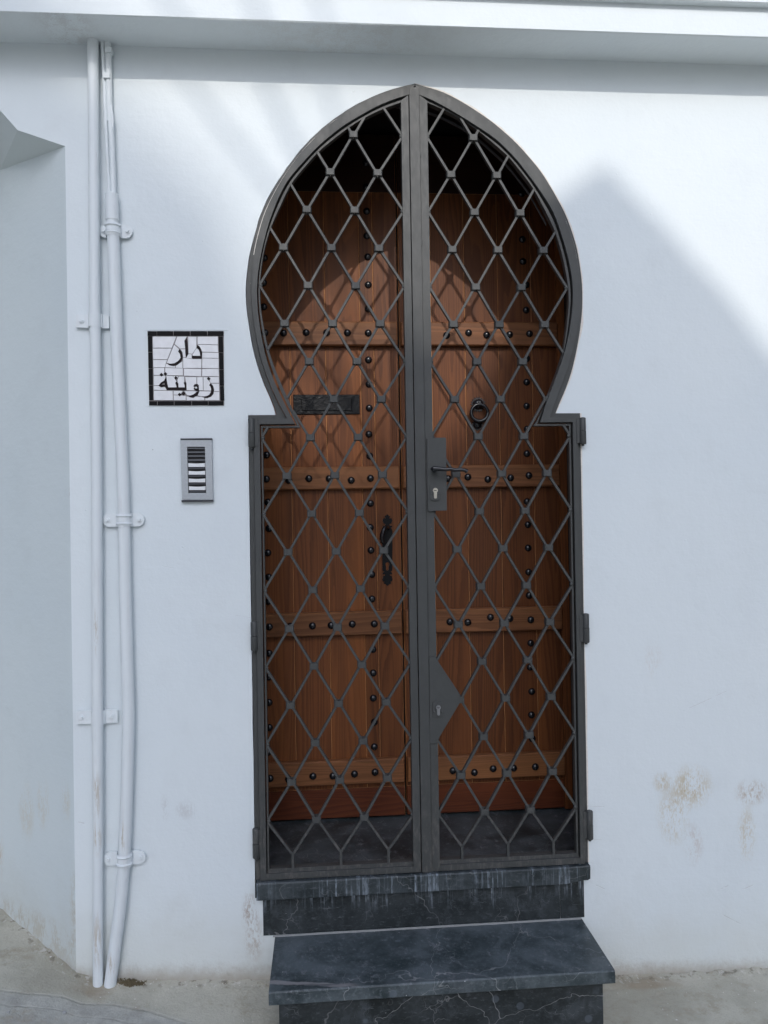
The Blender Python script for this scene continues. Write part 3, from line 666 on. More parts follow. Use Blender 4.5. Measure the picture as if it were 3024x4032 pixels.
    for i in range(-2, 3):
        for j in range(-3, 19):
            if (i+j) % 2 != 1: continue
            x, z = x0+i*a2, z0-j*dz
            if all(point_in((x+dx, z+dz_), poly) for dx in (-.016, .016) for dz_ in (-.013, .013)):
                if not L and j in (9,) and i == -99: continue
                if collar_src is None:
                    collar_src = cm_.build('collar', M_iron, root, origin=(0, 0, 0)); collar_src.location = Vector((x, -.0016, z))-wloc(root)
                else:
                    o = again(collar_src, 'collar', (x, -.0016, z), root); o.rotation_euler = (0, random.uniform(-.02, .02), 0)
    for i in (-2, 0, 2):
        x = x0+i*a2; zt = z0-19*dz+.018
        m = MB(); m.box((x-.0045, -.0078, ZLIP), (x+.0045, .0065, zt+.004)); m.build('bottom_stub', M_iron, root)
    # small welds where bars meet the stiles
    for i, xw in ((-3, xi0), (3, xi1)):
        for j in range(0, 19):
            if (i+j) % 2 == 1:
                z = z0-j*dz
                if point_in((xw+(.01 if i < 0 else -.01), z), poly):
                    w_ = MB(); w_.dome((xw, -.006, z), .0075, .0045, 8, 3); w_.build('weld', M_iron, root, smooth=True)
    return root
gl = leaf('L'); gr = leaf('R')

def px_poly(pts, y=0.0): return [XZ(px, py, y) for px, py in pts]
# lock plate, lever, cylinders on right leaf
m = MB(); m.prism(px_poly([(1683,1724),(1752,1723),(1756,1727),(1759,2010),(1700,2012),(1697,2014),(1690,2014),(1686,2011),(1682,1900),(1681,1728)], -.02), -.0235, -.0155)
lp = m.build('lock_plate', M_iron, gr)
def escut(pts, parent, y):
    m = MB(); m.prism(px_poly(pts, y), y, y+.004); return m.build('escutcheon', M_iron, parent)
es = escut([(1693,1916),(1700,1910),(1713,1907),(1726,1910),(1734,1917),(1735,1962),(1726,1970),(1713,1973),(1700,1969),(1693,1961)], lp, -.0275)
def cyl(cx, cy, s, parent, y, mat, tilt=0):
    c = W(cx, cy, y); m = MB(); r = .0085*s
    pr = [(c.x+r*math.cos(q), c.z+r*math.sin(q)) for q in [math.pi*(-.28)+math.pi*1.56*i/14 for i in range(15)]]
    pr += [(c.x-r*.55, c.z-r*3.0), (c.x-r*.3, c.z-r*3.25), (c.x+r*.3, c.z-r*3.25), (c.x+r*.55, c.z-r*3.0)]
    m.prism(pr, y-.003, y+.003, 0); m.box((c.x-r*.62, y-.0034, c.z-.0011), (c.x+r*.55, y-.0029, c.z+.0009), 1); m.box((c.x-r*.2, y-.0034, c.z-.0020), (c.x+r*.1, y-.0029, c.z-.0009), 1)
    return m.build('lock_cylinder', [mat, M_slot], parent)
cyl(1714, 1931, 1.0, lp, -.028, M_brass)
def screws(pts, parent, y):
    for px, py in pts:
        p = W(px, py, y); m = MB(); m.dome((p.x, y, p.z), .0034, .0018, 10, 3); m.build('screw', M_iron, parent, smooth=True)
screws([(1700,1946),(1729,1945)], lp, -.0276)
h0 = W(1713, 1849, -.045)
m = MB(); m.tube([(h0.x, -.024, h0.z), (h0.x, -.050, h0.z)], [.0095, .0085], 12)
hx = W(1839, 1857, -.060)
lv = [(h0.x-.012, -.050, h0.z+.002), (h0.x-.006, -.058, h0.z+.002), (h0.x+.014, -.061, h0.z+.001), (h0.x+.035, -.060, h0.z-.001), (h0.x+.05, -.060, h0.z+.0005), (h0.x+.066, -.061, h0.z-.0035), (h0.x+.085, -.061, h0.z-.0015), (h0.x+.1, -.060, h0.z-.004), (hx.x, -.058, hx.z)]
m.tube(lv, [.006, .0095, .0078, .0068, .0062, .0068, .0060, .0060, .0078], 12)
lever = m.build('lever_handle', M_black, gr, smooth=True)
tp = px_poly([(1690,2592),(1694,2587),(1712,2587),(1718,2594),(1812,2735),(1817,2750),(1813,2763),(1722,2916),(1718,2927),(1696,2928),(1693,2922)], -.02)
m = MB(); m.prism(tp, -.0205, -.0155); tpl = m.build('deadlock_plate', M_iron, gr)
escut([(1704,2768),(1712,2763),(1724,2761),(1736,2763),(1743,2767),(1744,2820),(1741,2823),(1707,2824),(1704,2820)], tpl, -.0240)
cyl(1726, 2786, .95, tpl, -.029, M_steel)
screws([(1710,2804),(1739,2803)], tpl, -.0242)

# ------------------------------------------------------------------ wooden double door
YD = .485; YR = .458; ZD0, ZD1 = .520, 3.30
RAILS = [(2.43, 2.527), (1.849, 1.941), (1.259, 1.355), (.660, .758)]
stud_src = None
def door(side):
    global stud_src
    L = side == 'L'
    root = empty('wooden_door_leaf', ((-.30 if L else .985), YD, ZD0), 'left brown wooden door leaf with letter plate and long latch plate behind the gate' if L else 'right brown wooden door leaf with round ring knocker behind the gate', 'door', 'leaves of the studded wooden door')
    seams = [-.345, -.27, -.128, .016, .158, .213, .311] if L else [.320, .338, .451, .590, .730, .870, .985]
    m = MB(); m.box((seams[0], YD+.0025, ZD0), (seams[-1], YD+.035, ZD1)); m.build('door_core', M_tongue, root)
    zr = [ZD0+.115] + [z for z in (2.98,)] 
    for i, (a, b) in enumerate(zip(seams, seams[1:])):
        m = MB(); g_ = .0009; m.box((a+g_, YD+random.uniform(-.0006, .0006), ZD0+.118), (b-g_, YD+.014, 3.062), ch=.0012); m.build('plank', M_plank, root)
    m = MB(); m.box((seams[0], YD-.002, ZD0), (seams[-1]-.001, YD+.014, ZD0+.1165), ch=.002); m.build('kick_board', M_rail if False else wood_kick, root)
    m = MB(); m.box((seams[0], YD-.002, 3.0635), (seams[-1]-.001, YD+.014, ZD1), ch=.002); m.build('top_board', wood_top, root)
    for z0, z1 in RAILS:
        m = MB(); m.box((seams[0]+.002, YR, z0), (seams[-1]-(.002 if L else .012), YD+.010, z1), ch=.0045); m.build('cross_rail', M_rail, root)
    if not L:
        m = MB(); m.box((.972, YD-.018, ZD0), (1.004, YD+.02, ZD1)); m.build('edge_post', M_plank, root)
    return root
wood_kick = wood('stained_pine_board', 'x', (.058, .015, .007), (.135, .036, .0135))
wood_top = wood('shade_toned_pine', 'x', (.016, .0065, .0038), (.034, .012, .006))  # near-black base colour stands in for deep shade at the recess top
dl = door('L'); dr = door('R')
SL = [(1038,1207),(1043,1309),(1116,1310),(1205,1308),(1286,1309),(1368,1309),(1450,1310),(1450,1120),(1450,1215),(1451,1416),(1453,1512),(1454,1606),(1453,1709),(1456,1795),(1049,1791),(1048,1886),(1136,1891),(1216,1884),(1296,1884),(1383,1891),(1459,1883),(1448,1010),(1445,927),(1444,830),(1040,1014),(1037,1112),
 (1054,1977),(1059,2081),(1054,2177),(1057,2273),(1057,2369),(1459,1982),(1458,2077),(1461,2167),(1464,2262),(1465,2359),(1060,2469),(1143,2467),(1230,2465),(1304,2463),(1387,2458),(1474,2457),(1059,2573),(1057,2667),(1469,2558),(1470,2651),
 (1059,2767),(1060,2866),(1054,2965),(1470,2750),(1474,2845),(1474,2942),(1063,3067),(1136,3070),(1232,3058),(1311,3057),(1396,3049),(1477,3042),(1442,735),(1441,640)]
SR = [(1759,1319),(1846,1309),(1917,1318),(2008,1316),(2086,1313),(2073,1220),(2073,1120),(2075,1411),(2075,1504),(2075,1598),(2077,1689),(2076,1786),(1765,1884),(1843,1878),(1922,1887),(2012,1881),(2084,1872),(2060,1028),(2058,941),(2056,850),(2055,760),
 (2077,1975),(2080,2066),(2081,2158),(2083,2253),(2085,2345),(1772,2449),(1843,2451),(1932,2431),(2009,2436),(2091,2441),(2091,2533),(2089,2628),(2095,2724),(2094,2816),(2097,2910),(1784,3036),(1869,3043),(1943,3028),(2024,3026),(2109,3021)]
for lst, root in ((SL, dl), (SR, dr)):
    for px, py in lst:
        p = W(px, py, YR-.004); on = any(z0 < p.z < z1 for z0, z1 in RAILS); yb = YR+.0008 if on else YD+.0008
        p = W(px, py, yb-.006)
        if stud_src is None:
            m = MB(); m.dome((0, 0, 0), .0152, .0125, 16, 5); stud_src = m.build('stud', M_black, root, smooth=True, origin=(0, 0, 0)); stud_src.location = Vector((p.x, yb, p.z))-wloc(root)
        else: again(stud_src, 'stud', (p.x, yb, p.z), root)
# letter plate
yl = YD-.006
A_, B_ = W(1155, 1632, yl), W(1416, 1553, yl)
m = MB(); m.box((A_.x, yl, A_.z), (B_.x, YD+.001, B_.z), ch=.002); lpz = m.build('letter_plate', M_forged, dl)
A_, B_ = W(1188, 1617, yl), W(1385, 1570, yl)
m = MB(); m.box((A_.x, yl-.0035, A_.z), (B_.x, yl-.0002, B_.z), ch=.0015); m.build('flap', M_forged, lpz)
# ornate latch plate with drooping lever
prof = [(0,285),(25,300),(38,332),(75,320),(65,345),(45,385),(108,385),(112,420),(125,450),(105,475),(105,505),(80,520),(50,525),(60,565),(125,570),(120,600),(80,622),(110,650),(125,700),(125,1660),(115,1690),(80,1705),(110,1740),(130,1775),(60,1775),(65,1812),(110,1820),(115,1870),(130,1900),(110,1950),(70,1960),(95,2000),(50,2020),(0,2065)]
cxh = 287
fr = [(cxh+a, b) for a, b in prof] + [(cxh-a, b) for a, b in prof[::-1][1:-1]]
# keyhole cut made with a slit: two halves
key = [(0,1475),(42,1490),(48,1540),(30,1590),(34,1650),(14,1680),(0,1682)]
def hp_(a, b): return XZ(1480+a*.1583, 1980+b*.1583, YD-.003)
for sgn in (1, -1):
    half = [(cxh+sgn*a, b) for a, b in prof]; kk = [(cxh+sgn*a, b) for a, b in key]
    pl = half + kk[::-1]
    if sgn == 1: hm = MB()
    hm.prism([hp_(*q) for q in pl], YD-.004, YD+.001)
latch = hm.build('latch_plate', M_forged, dl)
def H(a, b, y): return Vector((*XZ(1480+a*.1583, 1980+b*.1583, y),)).to_3d()
def HP(a, b, y):
    q = W(1480+a*.1583, 1980+b*.1583, y); return (q.x, y, q.z)
m = MB(); m.tube([HP(300,640,YD-.002), HP(290,610,YD-.03), HP(250,600,YD-.045), HP(200,650,YD-.055), HP(155,780,YD-.058), HP(140,900,YD-.055), HP(190,1010,YD-.05)], [.008, .008, .0075, .008, .0095, .0095, .006], 12)
for t in range(5):
    m.tube([HP(190-t*14,690+t*55,YD-.066), HP(165-t*10,735+t*55,YD-.069), HP(130-t*4,770+t*55,YD-.062)], .0022, 6)
m.build('lever_grip', M_black, latch, smooth=True)
# ring knocker
kc = W(1883, 1592, YD-.004); m = MB(); n = 18
star = []
for i in range(2*n):
    q = math.pi*i/n; r_ = .0335 if i % 2 == 0 else .0245; star.append((kc.x+r_*math.cos(q), kc.z+r_*math.sin(q)))
m.prism(star, YD-.003, YD+.001); m.dome((kc.x, YD-.002, kc.z), .023, .018, 18, 5)
kn = m.build('knocker_rosette', M_black, dr, smooth=True)
rc = W(1889, 1625, YD-.03); m = MB(); pts = [(rc.x+.0345*math.cos(2*math.pi*i/32), YD-.026-.010*math.cos(math.pi+2*math.pi*i/32-math.pi/2)*0, rc.z+.0345*math.sin(2*math.pi*i/32)) for i in range(33)]
m.tube(pts, [.0072+.0016*max(0, -math.sin(2*math.pi*i/32)) for i in range(33)], 10, caps=False); m.tube([(kc.x, YD-.008, kc.z+.005), (kc.x+.001, YD-.03, kc.z+.006)], .005, 8)
m.build('knocker_ring', M_black, kn, smooth=True)
bc = W(1880, 1672, YD-.004); m = MB(); star = []
for i in range(24):
    q = math.pi*i/12; r_ = .0250 if i % 2 == 0 else .0195; star.append((bc.x+r_*math.cos(q), bc.z+r_*math.sin(q)))
m.prism(star, YD-.003, YD+.001); m.dome((bc.x, YD-.002, bc.z), .0185, .014, 16, 4); m.build('knocker_anvil', M_black, kn, smooth=True)

# ------------------------------------------------------------------ pipes on the wall
def path(pts, y): return [tuple(W(px, py, y)) for px, py in pts]
pipe1 = empty('drain_pipe', tuple(W(386, 3860, -.026)), 'straight white painted pipe nearest the corner, full height of the wall', 'pipe', 'white pipes beside the doorway')
pts = path([(365,112),(367,300),(369,500),(371,860),(373,1217),(377,1386),(381,1900),(383,2352),(384,2894),(386,3160),(386,3364),(386,3600),(386,3880)], -.024)
P1P = [Vector(p) for p in pts]
m = MB(); m.tube(pts, [.0178]*9+[.0165]*4, 20); m.build('pipe_run', M_pipe, pipe1, smooth=True)
pipe2 = empty('conduit_pipe', tuple(W(434, 3868, -.026)), 'bent white conduit pipe that leans left to meet the pavement beside the straight pipe', 'pipe', 'white pipes beside the doorway')
pts2 = path([(440,766),(443,880),(446,943),(454,1175),(462,1386),(472,1620),(485,1900),(489,2090),(494,2352),(501,2623),(506,2800),(505,2920),(500,3100),(496,3230),(490,3364),(486,3430),(474,3563),(457,3696),(447,3776),(433,3885)], -.024)
m = MB(); m.tube(pts2, .0198, 20); m.build('pipe_run', M_pipe, pipe2, smooth=True)
p0 = Vector(pts2[0]); m = MB(); m.tube([(p0.x, p0.y, p0.z+.001), (pts2[1][0], p0.y, pts2[1][2]+.01)], .0215, 20); m.build('socket', M_pipe, pipe2, smooth=True)
def strip_thing(name, label, px, wd, r):
    t = empty(name, tuple(W(*px[-1], -.012)), label, 'cable duct', 'thin painted ducts above the conduit')
    m = MB(); m.tube(path(px, -.016), r, 10); m.build('duct_run', M_pipe, t, smooth=True); return t
strip_thing('cable_duct', 'narrow left one of two thin white ducts feeding the conduit', [(399,128),(405,200),(410,300),(414,420),(420,560),(427,700),(431,770)], 0, .0065)
t2 = strip_thing('cable_duct', 'wider right one of two thin white ducts, torn open halfway', [(419,128),(426,200),(429,300),(430,400),(434,480)], 0, .0108)
m = MB(); m.tube(path([(436,478),(440,560),(444,660),(447,770)], -.018), .0098, 10); m.build('duct_run', M_pipe, t2, smooth=True)
for px, py in ((425,195),(418,296)):
    a = W(px-12, py, -.03); b = W(px+14, py, -.03); m = MB(); m.box((a.x, -.031, a.z-.008), (b.x, -.006, a.z+.008)); m.build('clip', M_pipe, t2)
fl_ = MB(); fl_.prism(px_poly([(437,415),(443,420),(451,480),(447,515),(443,505),(441,470)], -.02), -.030, -.027); fl_.build('torn_flap', M_pipe, t2)
def bracket(parent, cx, cy, xl, xr, rad, ribbed, rounded, tilt=0):
    c = W(cx, cy, -.024); a = W(xl, cy, 0); b = W(xr, cy, 0); hh = .0225
    m = MB(); y0, y1 = -.0125, -.005
    for (x0, x1) in ((a.x, c.x-rad+.004), (c.x+rad-.004, b.x)):
        end = x0 if x0 < c.x-rad else x1; inner = x1 if end == x0 else x0
        if rounded:
            s = 1 if end > inner else -1
            pl = [(inner, c.z-hh)] + [(end-s*hh+s*hh*math.cos(q), c.z+hh*math.sin(q)) for q in [math.pi*(-.5+i/8) for i in range(9)]] + [(inner, c.z+hh)]
        else: pl = [(inner, c.z-hh), (end, c.z-hh+.001), (end, c.z+hh-.002), (inner, c.z+hh)]
        pl = [(x, z+tilt*(x-c.x)) for x, z in pl]; m.prism(pl, y0, y1)
    # strap over the pipe
    prs = [(-hh, 0)]
    if ribbed: prs = [(-hh, .0), (-hh+.004, .0), (-.0125, .004), (-.008, .0), (-.002, .0), (.002, .0), (.008, .0), (.0125, .004), (hh-.004, 0), (hh, 0)]
    else: prs = [(-hh, 0), (hh, 0)]
    n = 14; vs = []; fs = []
    for (z, e) in prs:
        for i in range(n+1):
            q = math.pi*i/n; r_ = rad+.0025+e; vs.append((c.x-r_*math.cos(q)*1.0, -.022-(r_)*math.sin(q), c.z+z))
    for j in range(len(prs)-1):
        for i in range(n): fs.append((j*(n+1)+i, j*(n+1)+i+1, (j+1)*(n+1)+i+1, (j+1)*(n+1)+i))
    m.add(vs, fs)
    for s in (-1, 1):
        x = c.x+s*(rad+.0025); m.box((min(x, x+s*.002), -.022, c.z-hh), (max(x, x+s*.002), -.001, c.z+hh))
    br = m.build('bracket', M_pipe, parent, smooth=True)
    for x in (a.x+(.016 if rounded else .018), b.x-(.016 if rounded else .02)):
        if abs(x-c.x) < rad+.008: continue
        w_ = MB(); z = c.z+tilt*(x-c.x)
        w_.tube([(x, -.0122, z), (x, -.0150, z)], .0092, 14); w_.tube([(x, -.0150, z), (x, -.0200, z)], [.0058, .0052], 6); w_.build('bolt', M_pipe, br)
bracket(pipe2, 444, 905, 394, 525, .0205, True, True)
bracket(pipe1, 373, 1262, 303, 433, .0185, False, False, -.03)
bracket(pipe2, 487, 2047, 407, 572, .0205, True, True)
bracket(pipe1, 384, 2826, 304, 467, .0175, False, False)
bracket(pipe2, 489, 3385, 411, 577, .0205, True, True)

# ------------------------------------------------------------------ tile name plaque
def T(a, b, y=0.0): return XZ(560+a*.217, 1280+b*.217, y)
pq = empty('name_plaque', tuple(W(735, 1600)), 'square plaque of black and white cut tiles with Arabic lettering', 'plaque')
m = MB(); m.prism([T(100,112), T(1482,122), T(1488,1465), T(128,1462)], -.0015, -.0002); m.build('grout_bed', M_grout, pq)
def tile(name, pts, mat, th, sh=.0003):
    P_ = [T(*p) for p in pts]; cx = sum(p[0] for p in P_)/len(P_); cz = sum(p[1] for p in P_)/len(P_)
    P_ = [(p[0]+(cx-p[0])*.02*sh/.0003, p[1]+(cz-p[1])*.02*sh/.0003) for p in P_]
    m = MB(); m.prism(P_, -th-random.uniform(0, .0006), -.0004); return m.build(name, mat, pq)
for a, b in ((102,265),(273,563),(575,868),(880,1180),(1191,1476)): tile('border_tile', [(a,114),(b,116),(b,197),(a,197)], M_btile, .0045, 0)
for a, b in ((130,272),(286,578),(592,893),(905,1195),(1206,1476)): tile('border_tile', [(a,1384),(b,1384),(b,1456),(a,1458)], M_btile, .0045, 0)
for i, (a, b) in enumerate(((205,490),(502,787),(799,1088),(1100,1366))): tile('border_tile', [(107+7*i,a),(183+5*i,a),(187+5*i,b),(112+7*i,b)], M_btile, .0045, 0)
for i, (a, b) in enumerate(((212,497),(511,805),(818,1100),(1113,1372))): tile('border_tile', [(1386+9*i,a),(1466+6*i,a),(1472+6*i,b),(1394+9*i,b)], M_btile, .0045, 0)
WT = [[(192,212),(626,212),(545,418),(194,418)],[(194,428),(541,428),(462,624),(200,626)],[(202,636),(457,634),(415,770),(202,772)],[(637,212),(812,212),(775,285),(786,430),(692,433),(592,348)],
 [(583,360),(676,441),(735,560),(600,740),(446,690)],[(694,441),(787,440),(800,590),(743,584),(735,500)],[(836,212),(988,212),(988,420),(908,530),(842,519)],[(1004,212),(1378,212),(1380,358),(1005,350)],
 [(1005,358),(1380,368),(1386,498),(1088,490),(1060,420)],[(1088,500),(1389,507),(1391,606),(1088,598)],[(1088,606),(1393,612),(1394,788),(1088,785)],[(987,428),(1060,440),(1078,565),(912,565),(912,540)],
 [(744,592),(905,620),(1079,620),(1079,787),(744,784)],[(844,527),(905,536),(905,612),(802,598)],[(442,700),(600,744),(600,778),(418,772)],[(610,746),(736,660),(735,783),(610,780)],
 [(207,780),(406,777),(406,913),(210,910)],[(419,780),(744,790),(745,918),(420,914)],[(758,793),(1075,799),(1075,932),(758,924)],[(1089,799),(1394,796),(1397,932),(1086,932)],
 [(212,921),(425,923),(420,1010),(305,1096),(212,1095)],[(212,1104),(308,1104),(420,1130),(452,1184),(212,1180)],[(437,923),(558,928),(600,985),(640,1040),(640,1150),(470,1150)],[(566,930),(660,934),(630,990),(590,970)],
 [(668,935),(767,936),(767,1060),(785,1150),(660,1150),(640,1000)],[(779,942),(989,946),(989,1075),(945,1110),(950,1188),(806,1184),(800,1060)],[(1000,946),(1104,946),(1107,1190),(1030,1190),(1000,1100)],[(1113,946),(1188,946),(1240,1060),(1262,1196),(1116,1192)],
 [(1200,946),(1397,940),(1400,1054),(1242,1054)],[(1242,1064),(1400,1064),(1402,1203),(1275,1205)],[(212,1192),(560,1194),(564,1368),(214,1366)],[(573,1196),(738,1196),(722,1240),(660,1266),(573,1266)],
 [(573,1277),(690,1277),(795,1290),(795,1368),(573,1368)],[(748,1197),(1025,1202),(990,1290),(830,1292),(780,1220)],[(804,1296),(1000,1300),(1100,1300),(1134,1325),(1134,1368),(806,1370)],[(1034,1204),(1258,1204),(1250,1270),(1120,1300),(1010,1282)],
 [(1145,1335),(1280,1212),(1403,1212),(1408,1368),(1145,1368)]]
for p in WT: tile('white_tile', p, M_wtile, .0035)
def dia(x, y, r): return [(x-r, y), (x-2, y-r), (x+r, y+1), (x, y+r)]
LT = [[(905,540),(918,565),(1080,567),(1080,612),(925,612),(905,595)],[(1003,368),(1042,400),(1072,450),(1087,505),(1082,560),(1057,558),(1055,505),(1033,452),(995,415)],
 [(773,290),(808,232),(822,330),(834,530),(815,560),(797,592),(790,500),(785,400)],[(660,482),(682,438),(715,485),(736,570),(728,586),(700,582),(692,530)],
 [(732,592),(728,615),(700,668),(640,720),(570,744),(500,732),(443,693),(520,710),(590,700),(650,665),(690,622),(703,590)],
 [(1222,1095),(1245,1058),(1285,1108),(1304,1180),(1292,1250),(1250,1300),(1180,1327),(1083,1302),(1170,1299),(1222,1270),(1252,1220),(1258,1160),(1243,1115)],dia(1210,978,30),
 [(932,1112),(958,1080),(1002,1074),(1027,1100),(1030,1197),(985,1197),(942,1165),(948,1142),(972,1160),(1004,1158),(1003,1128),(982,1108),(956,1118)],
 [(1000,1212),(1028,1208),(1022,1242),(985,1285),(930,1320),(880,1312),(812,1281),(880,1284),(930,1268),(972,1240)],
 [(762,1052),(780,1028),(802,1060),(806,1180),(783,1180),(778,1100)],[(448,1182),(475,1138),(625,1136),(626,1181)],[(664,1137),(778,1137),(780,1181),(665,1181)],[(608,1056),(628,1028),(656,1065),(661,1180),(632,1180),(630,1110)],
 dia(615,962,28),dia(683,1265,30),dia(750,1243,34),[(412,998),(437,952),(450,1040),(472,1132),(446,1168),(424,1122),(413,1050)],[(305,1101),(345,1050),(406,1012),(406,1045),(365,1062),(335,1098)],[(306,1107),(345,1130),(412,1120),(410,1088),(360,1092),(338,1100)],dia(355,905,31),dia(425,890,31)]
def fatten(p, w):
    n = len(p); ar = sum(p[i][0]*p[(i+1) % n][1]-p[(i+1) % n][0]*p[i][1] for i in range(n)); sg = 1 if ar > 0 else -1; out = []
    for i in range(n):
        a = Vector(p[i-1]); b = Vector(p[i]); c = Vector(p[(i+1) % n]); d1 = (b-a).normalized(); d2 = (c-b).normalized()
        n1 = Vector((d1.y, -d1.x))*sg; n2 = Vector((d2.y, -d2.x))*sg; m_ = (n1+n2); m_ = m_.normalized() if m_.length > .3 else n1
        out.append((b.x+m_.x*w, b.y+m_.y*w))
    return out
for p in LT: tile('letter_tile', fatten(p, 4.0), M_ltile, .0044, 0)
m = MB(); m.prism([T(975,1120), T(1000,1130), T(1003,1155), T(970,1155), T(962,1130)], -.0046, -.002); m.build('white_tile', M_wtile, pq)
# raised smear of plaster round the plaque
m = MB()
for (a, b, c, d) in ((60,85,1560,100),(80,1470,1540,1500)):
    n = 30; A = []; B = []
    for i in range(n+1):
        t = i/n; x = a+(c-a)*t; wv = mnoise.noise(Vector((t*7, b, 1)))*7; A.append(T(x, b-4+wv)); B.append(T(x, b+8+wv))
    m.band(A, B, -.0016, .001)
m.build('plaster_smear', M_wall, pq)

# ------------------------------------------------------------------ door entry panel
def I_(a, b): return XZ(500+a*.4068, 1200+b*.4068, -.012)
ip = empty('entry_panel', tuple(W(775, 1975)), 'grey metal door entry panel with speaker slats and four blank white name buttons', 'intercom')
def ibox(name, a0, b0, a1, b1, y0, y1, mat, parent, ch=0):
    p, q = I_(a0, b1), I_(a1, b0); m = MB(); m.box((p[0], y0, p[1]), (q[0], y1, q[1]), ch=ch); return m.build(name, mat, parent)
TLx, TRx = 520, 828
ibox('end_cap', TLx-3, 1291, TRx-6, 1309, -.0135, 0.0, M_char, ip, .001); ibox('end_cap', TLx+8, 1888, TRx+5, 1909, -.0135, 0.0, M_char, ip, .001)
m = MB(); fw = MB()
o_ = [I_(517,1311), I_(821,1311), I_(833,1887), I_(533,1887)]; i_ = [I_(582,1375), I_(754,1375), I_(767,1822), I_(593,1822)]
fw.add([(p[0], -.0125, p[1]) for p in o_]+[(p[0], -.0125, p[1]) for p in i_]+[(p[0], 0, p[1]) for p in o_]+[(p[0], -.004, p[1]) for p in i_],
       [(k, (k+1) % 4, 4+(k+1) % 4, 4+k) for k in range(4)]+[(k, 8+k, 8+(k+1) % 4, (k+1) % 4) for k in range(4)]+[(4+k, 4+(k+1) % 4, 12+(k+1) % 4, 12+k) for k in range(4)])
fw.build('face_frame', M_alu, ip)
ibox('back_plate', 582, 1375, 767, 1822, -.004, -.002, M_slot, ip)
for i, y_ in enumerate((1379, 1417, 1455, 1493)):
    s = (y_-1375)*.028
    p, q = I_(584+s, y_+27), I_(752+s, y_); sl = MB(); z1, z0 = q[1], p[1]
    sl.add([(p[0], -.0040, z0), (q[0], -.0040, z0), (q[0], -.0115, z0+.003), (p[0], -.0115, z0+.003), (p[0], -.0090, z1), (q[0], -.0090, z1), (q[0], -.004, z1), (p[0], -.004, z1)], [(0,1,2,3),(3,2,5,4),(4,5,6,7),(0,3,4,7),(1,6,5,2),(0,7,6,1)])
    sl.build('speaker_slat', M_char, ip)
for i, y_ in enumerate((1533, 1608, 1682, 1757)):
    s = (y_-1375)*.028
    # name card with concave upper edge, dark rocker below
    n = 8; top = [(588+s+160*k/n, y_-1+5*math.sin(math.pi*k/n)) for k in range(n+1)]
    pl = [I_(*t) for t in top]+[I_(748+s, y_+36), I_(588+s, y_+36)]
    m = MB(); m.prism(pl, -.0112, -.0035); nb = m.build('name_button', M_name, ip)
    ibox('button_bar', 586+s, y_+41, 750+s, y_+60, -.0116, -.0035, M_char, ip, .0008)

# ------------------------------------------------------------------ small things at the foot of the wall
def clump(px, py, wd, n, mat, label, cat, name):
    c = W(px, py); m = MB()
    for i in range(n):
        x = c.x+random.uniform(-wd, wd); t = abs(x-c.x)/wd; y = -.002-random.random()*.035*(1-t*.6); z = gz(x, y)-.002; r_ = random.uniform(.003, .007)*(1-.4*t); hgt = r_*random.uniform(1.0, 2.4)*(1-t*.5)
        q = random.random()*3; a = [(x+r_*math.cos(q+k*2.1), y+r_*math.sin(q+k*2.1), z) for k in range(3)]+[(x+random.uniform(-.003, .003), y, z+hgt)]
        m.add(a, [(0, 1, 3), (1, 2, 3), (2, 0, 3), (0, 2, 1)])
    return m.build(name, mat, kind='stuff', label=label)
M_soil = simple('dry_soil', (.13, .105, .06), .95, bumps=.6, scale=90)
clump(520, 3855, .055, 420, M_soil, 'dry brown soil and moss heaped at the foot of the wall right of the pipes', 'soil', 'soil_heap')
M_crumb = simple('plaster_crumbs', (.68, .66, .62), .9)
m = MB()
for i in range(170):
    x = random.uniform(-.85, 1.6); y = -random.random()**2*.5-.01
    if -.2 < x < .9: continue
    z = gz(x, y); r_ = random.uniform(.0008, .0028)
    a = [(x+r_*math.cos(k*2.1+i), y+r_*math.sin(k*2.1+i)*1.4, z) for k in range(3)]+[(x, y, z+r_*.7)]
    m.add(a, [(0, 1, 3), (1, 2, 3), (2, 0, 3)])
m.build('plaster_crumbs', M_crumb, kind='stuff', label='scattered white plaster crumbs and paint flecks on the pavement')

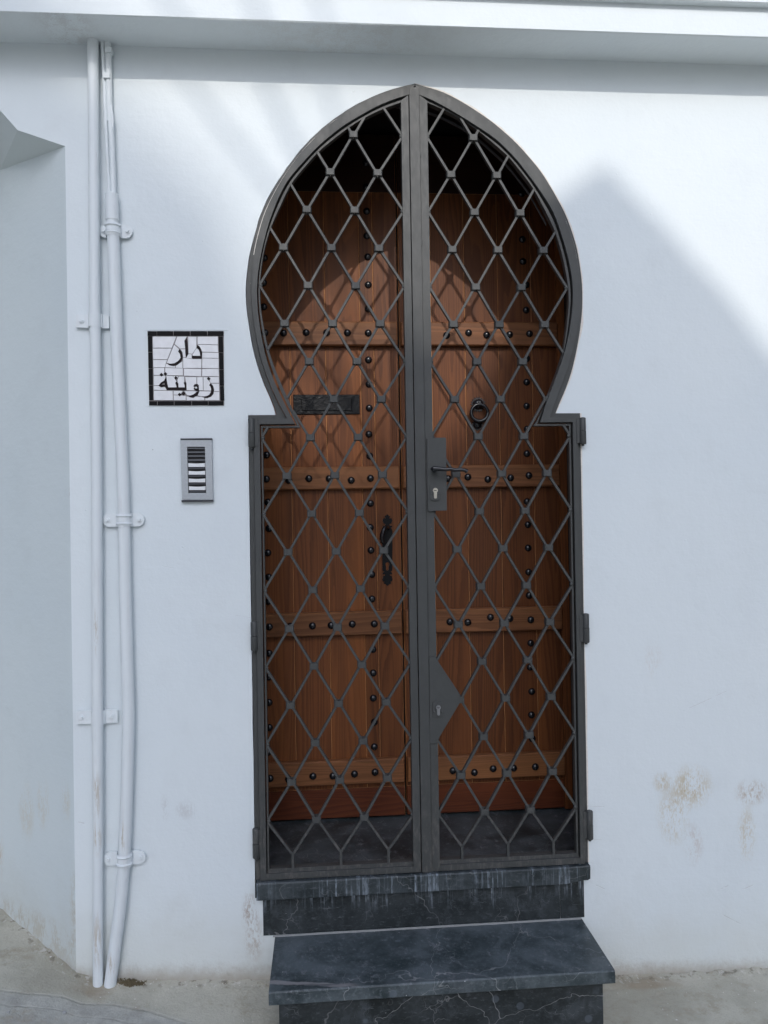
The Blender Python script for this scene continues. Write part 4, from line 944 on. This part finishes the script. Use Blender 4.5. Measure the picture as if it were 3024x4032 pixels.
M_stone = simple('grey_pebble', (.33, .34, .34), .8, bumps=.5, scale=120)
from mathutils import Vector as V_
def ground_hit(px, py):
    d = AF + AR*((px-1512)/FPX) - AU*((py-2016)/FPX); t = 1.0
    for _ in range(40):
        p = CAMP+d*t; t += (p.z-gz(p.x, p.y))/max(-d.z, .05)*.7
    return CAMP+d*t
for (px, py, r_, lab) in ((253, 3991, .0065, 'small pale pebble on the pavement below the side wall, nearer the pipes'), (32, 3988, .0045, 'tiny grey pebble at the far left edge of the pavement')):
    p = ground_hit(px, py); m = MB(); m.tube([(p.x-r_, p.y, p.z+r_*.3), (p.x-r_*.7, p.y, p.z+r_*.4), (p.x, p.y, p.z+r_*.45), (p.x+r_*.75, p.y, p.z+r_*.35), (p.x+r_, p.y, p.z+r_*.3)], [r_*.2, r_*.65, r_*.8, r_*.6, r_*.2], 9)
    m.build('pebble', M_stone, smooth=True, label=lab, cat='pebble', group='pebbles lying on the pavement')
# ------------------------------------------------------------------ unseen shade casters added behind the camera, shaped to shade the wall
RL = [(300,240),(520,420),(800,680),(930,860),(1010,1120),(1130,1330),(1500,1400),(1780,1370),(1900,1260),(2060,960),(2150,800),(2250,735),(2345,672),(2392,655),(2469,740),(2617,885),(2740,1032),(2863,1156),(3024,1378),(3300,1760),(3900,2500)]
def occ(px, py, YO):
    p = W(px, py); t = -YO; return (p.x-SUN_DIR.x/SUN_DIR.y*t, p.z-SUN_DIR.z/SUN_DIR.y*t)
opp = empty('shade_casting_house', (1.3, -9, 0), 'narrow white gabled house added unseen behind the camera to shade the wall', 'house')
rl = [occ(*p, -9.0) for p in RL[6:]]
pl = [(rl[0][0], -.3), (rl[-1][0], -.3)] + rl[::-1]
m = MB(); m.prism(pl, -9.4, -9.0); m.build('shade_gable_wall', M_caster, opp)  # added occluder; its outline follows the shade edge wanted on the wall
for a, b, r_ in (((690,260),(990,640),.018), ((1010,260),(1190,640),.018), ((1260,270),(1345,540),.014)):
    p, q = occ(*a, -9.2), occ(*b, -9.2); d = Vector((q[0]-p[0], 0, q[1]-p[1])).normalized()
    m = MB(); m.tube([(p[0]-d.x*.15, -9.2, p[1]-d.z*.15), (q[0]+d.x*.9, -9.2, q[1]+d.z*.9), (rl[0][0]+.05, -9.2, rl[0][1]-.4)], r_, 8); m.build('streak_shade_rod', M_iron, opp)  # added unseen rods that cast faint shade streaks on the upper wall
YT = -26.0
tow = empty('shade_casting_tower', (-.6, YT, 0), 'tall slender white tower added unseen far behind the camera to cast soft shade', 'tower')
rt = [occ(*p, YT) for p in RL[:8]]
pl = [(rt[0][0]-.62, -2), (rt[-1][0]+.3, -2), (rt[-1][0]+.3, rt[-1][1])] + rt[::-1] + [(rt[0][0]-.3, rt[0][1]+.5), (rt[0][0]-.62, rt[0][1]+.5)]
m = MB(); m.prism(pl, YT-1.5, YT); m.build('shade_tower_shaft', M_caster, tow)  # added occluder, set far off for a wide soft shade edge
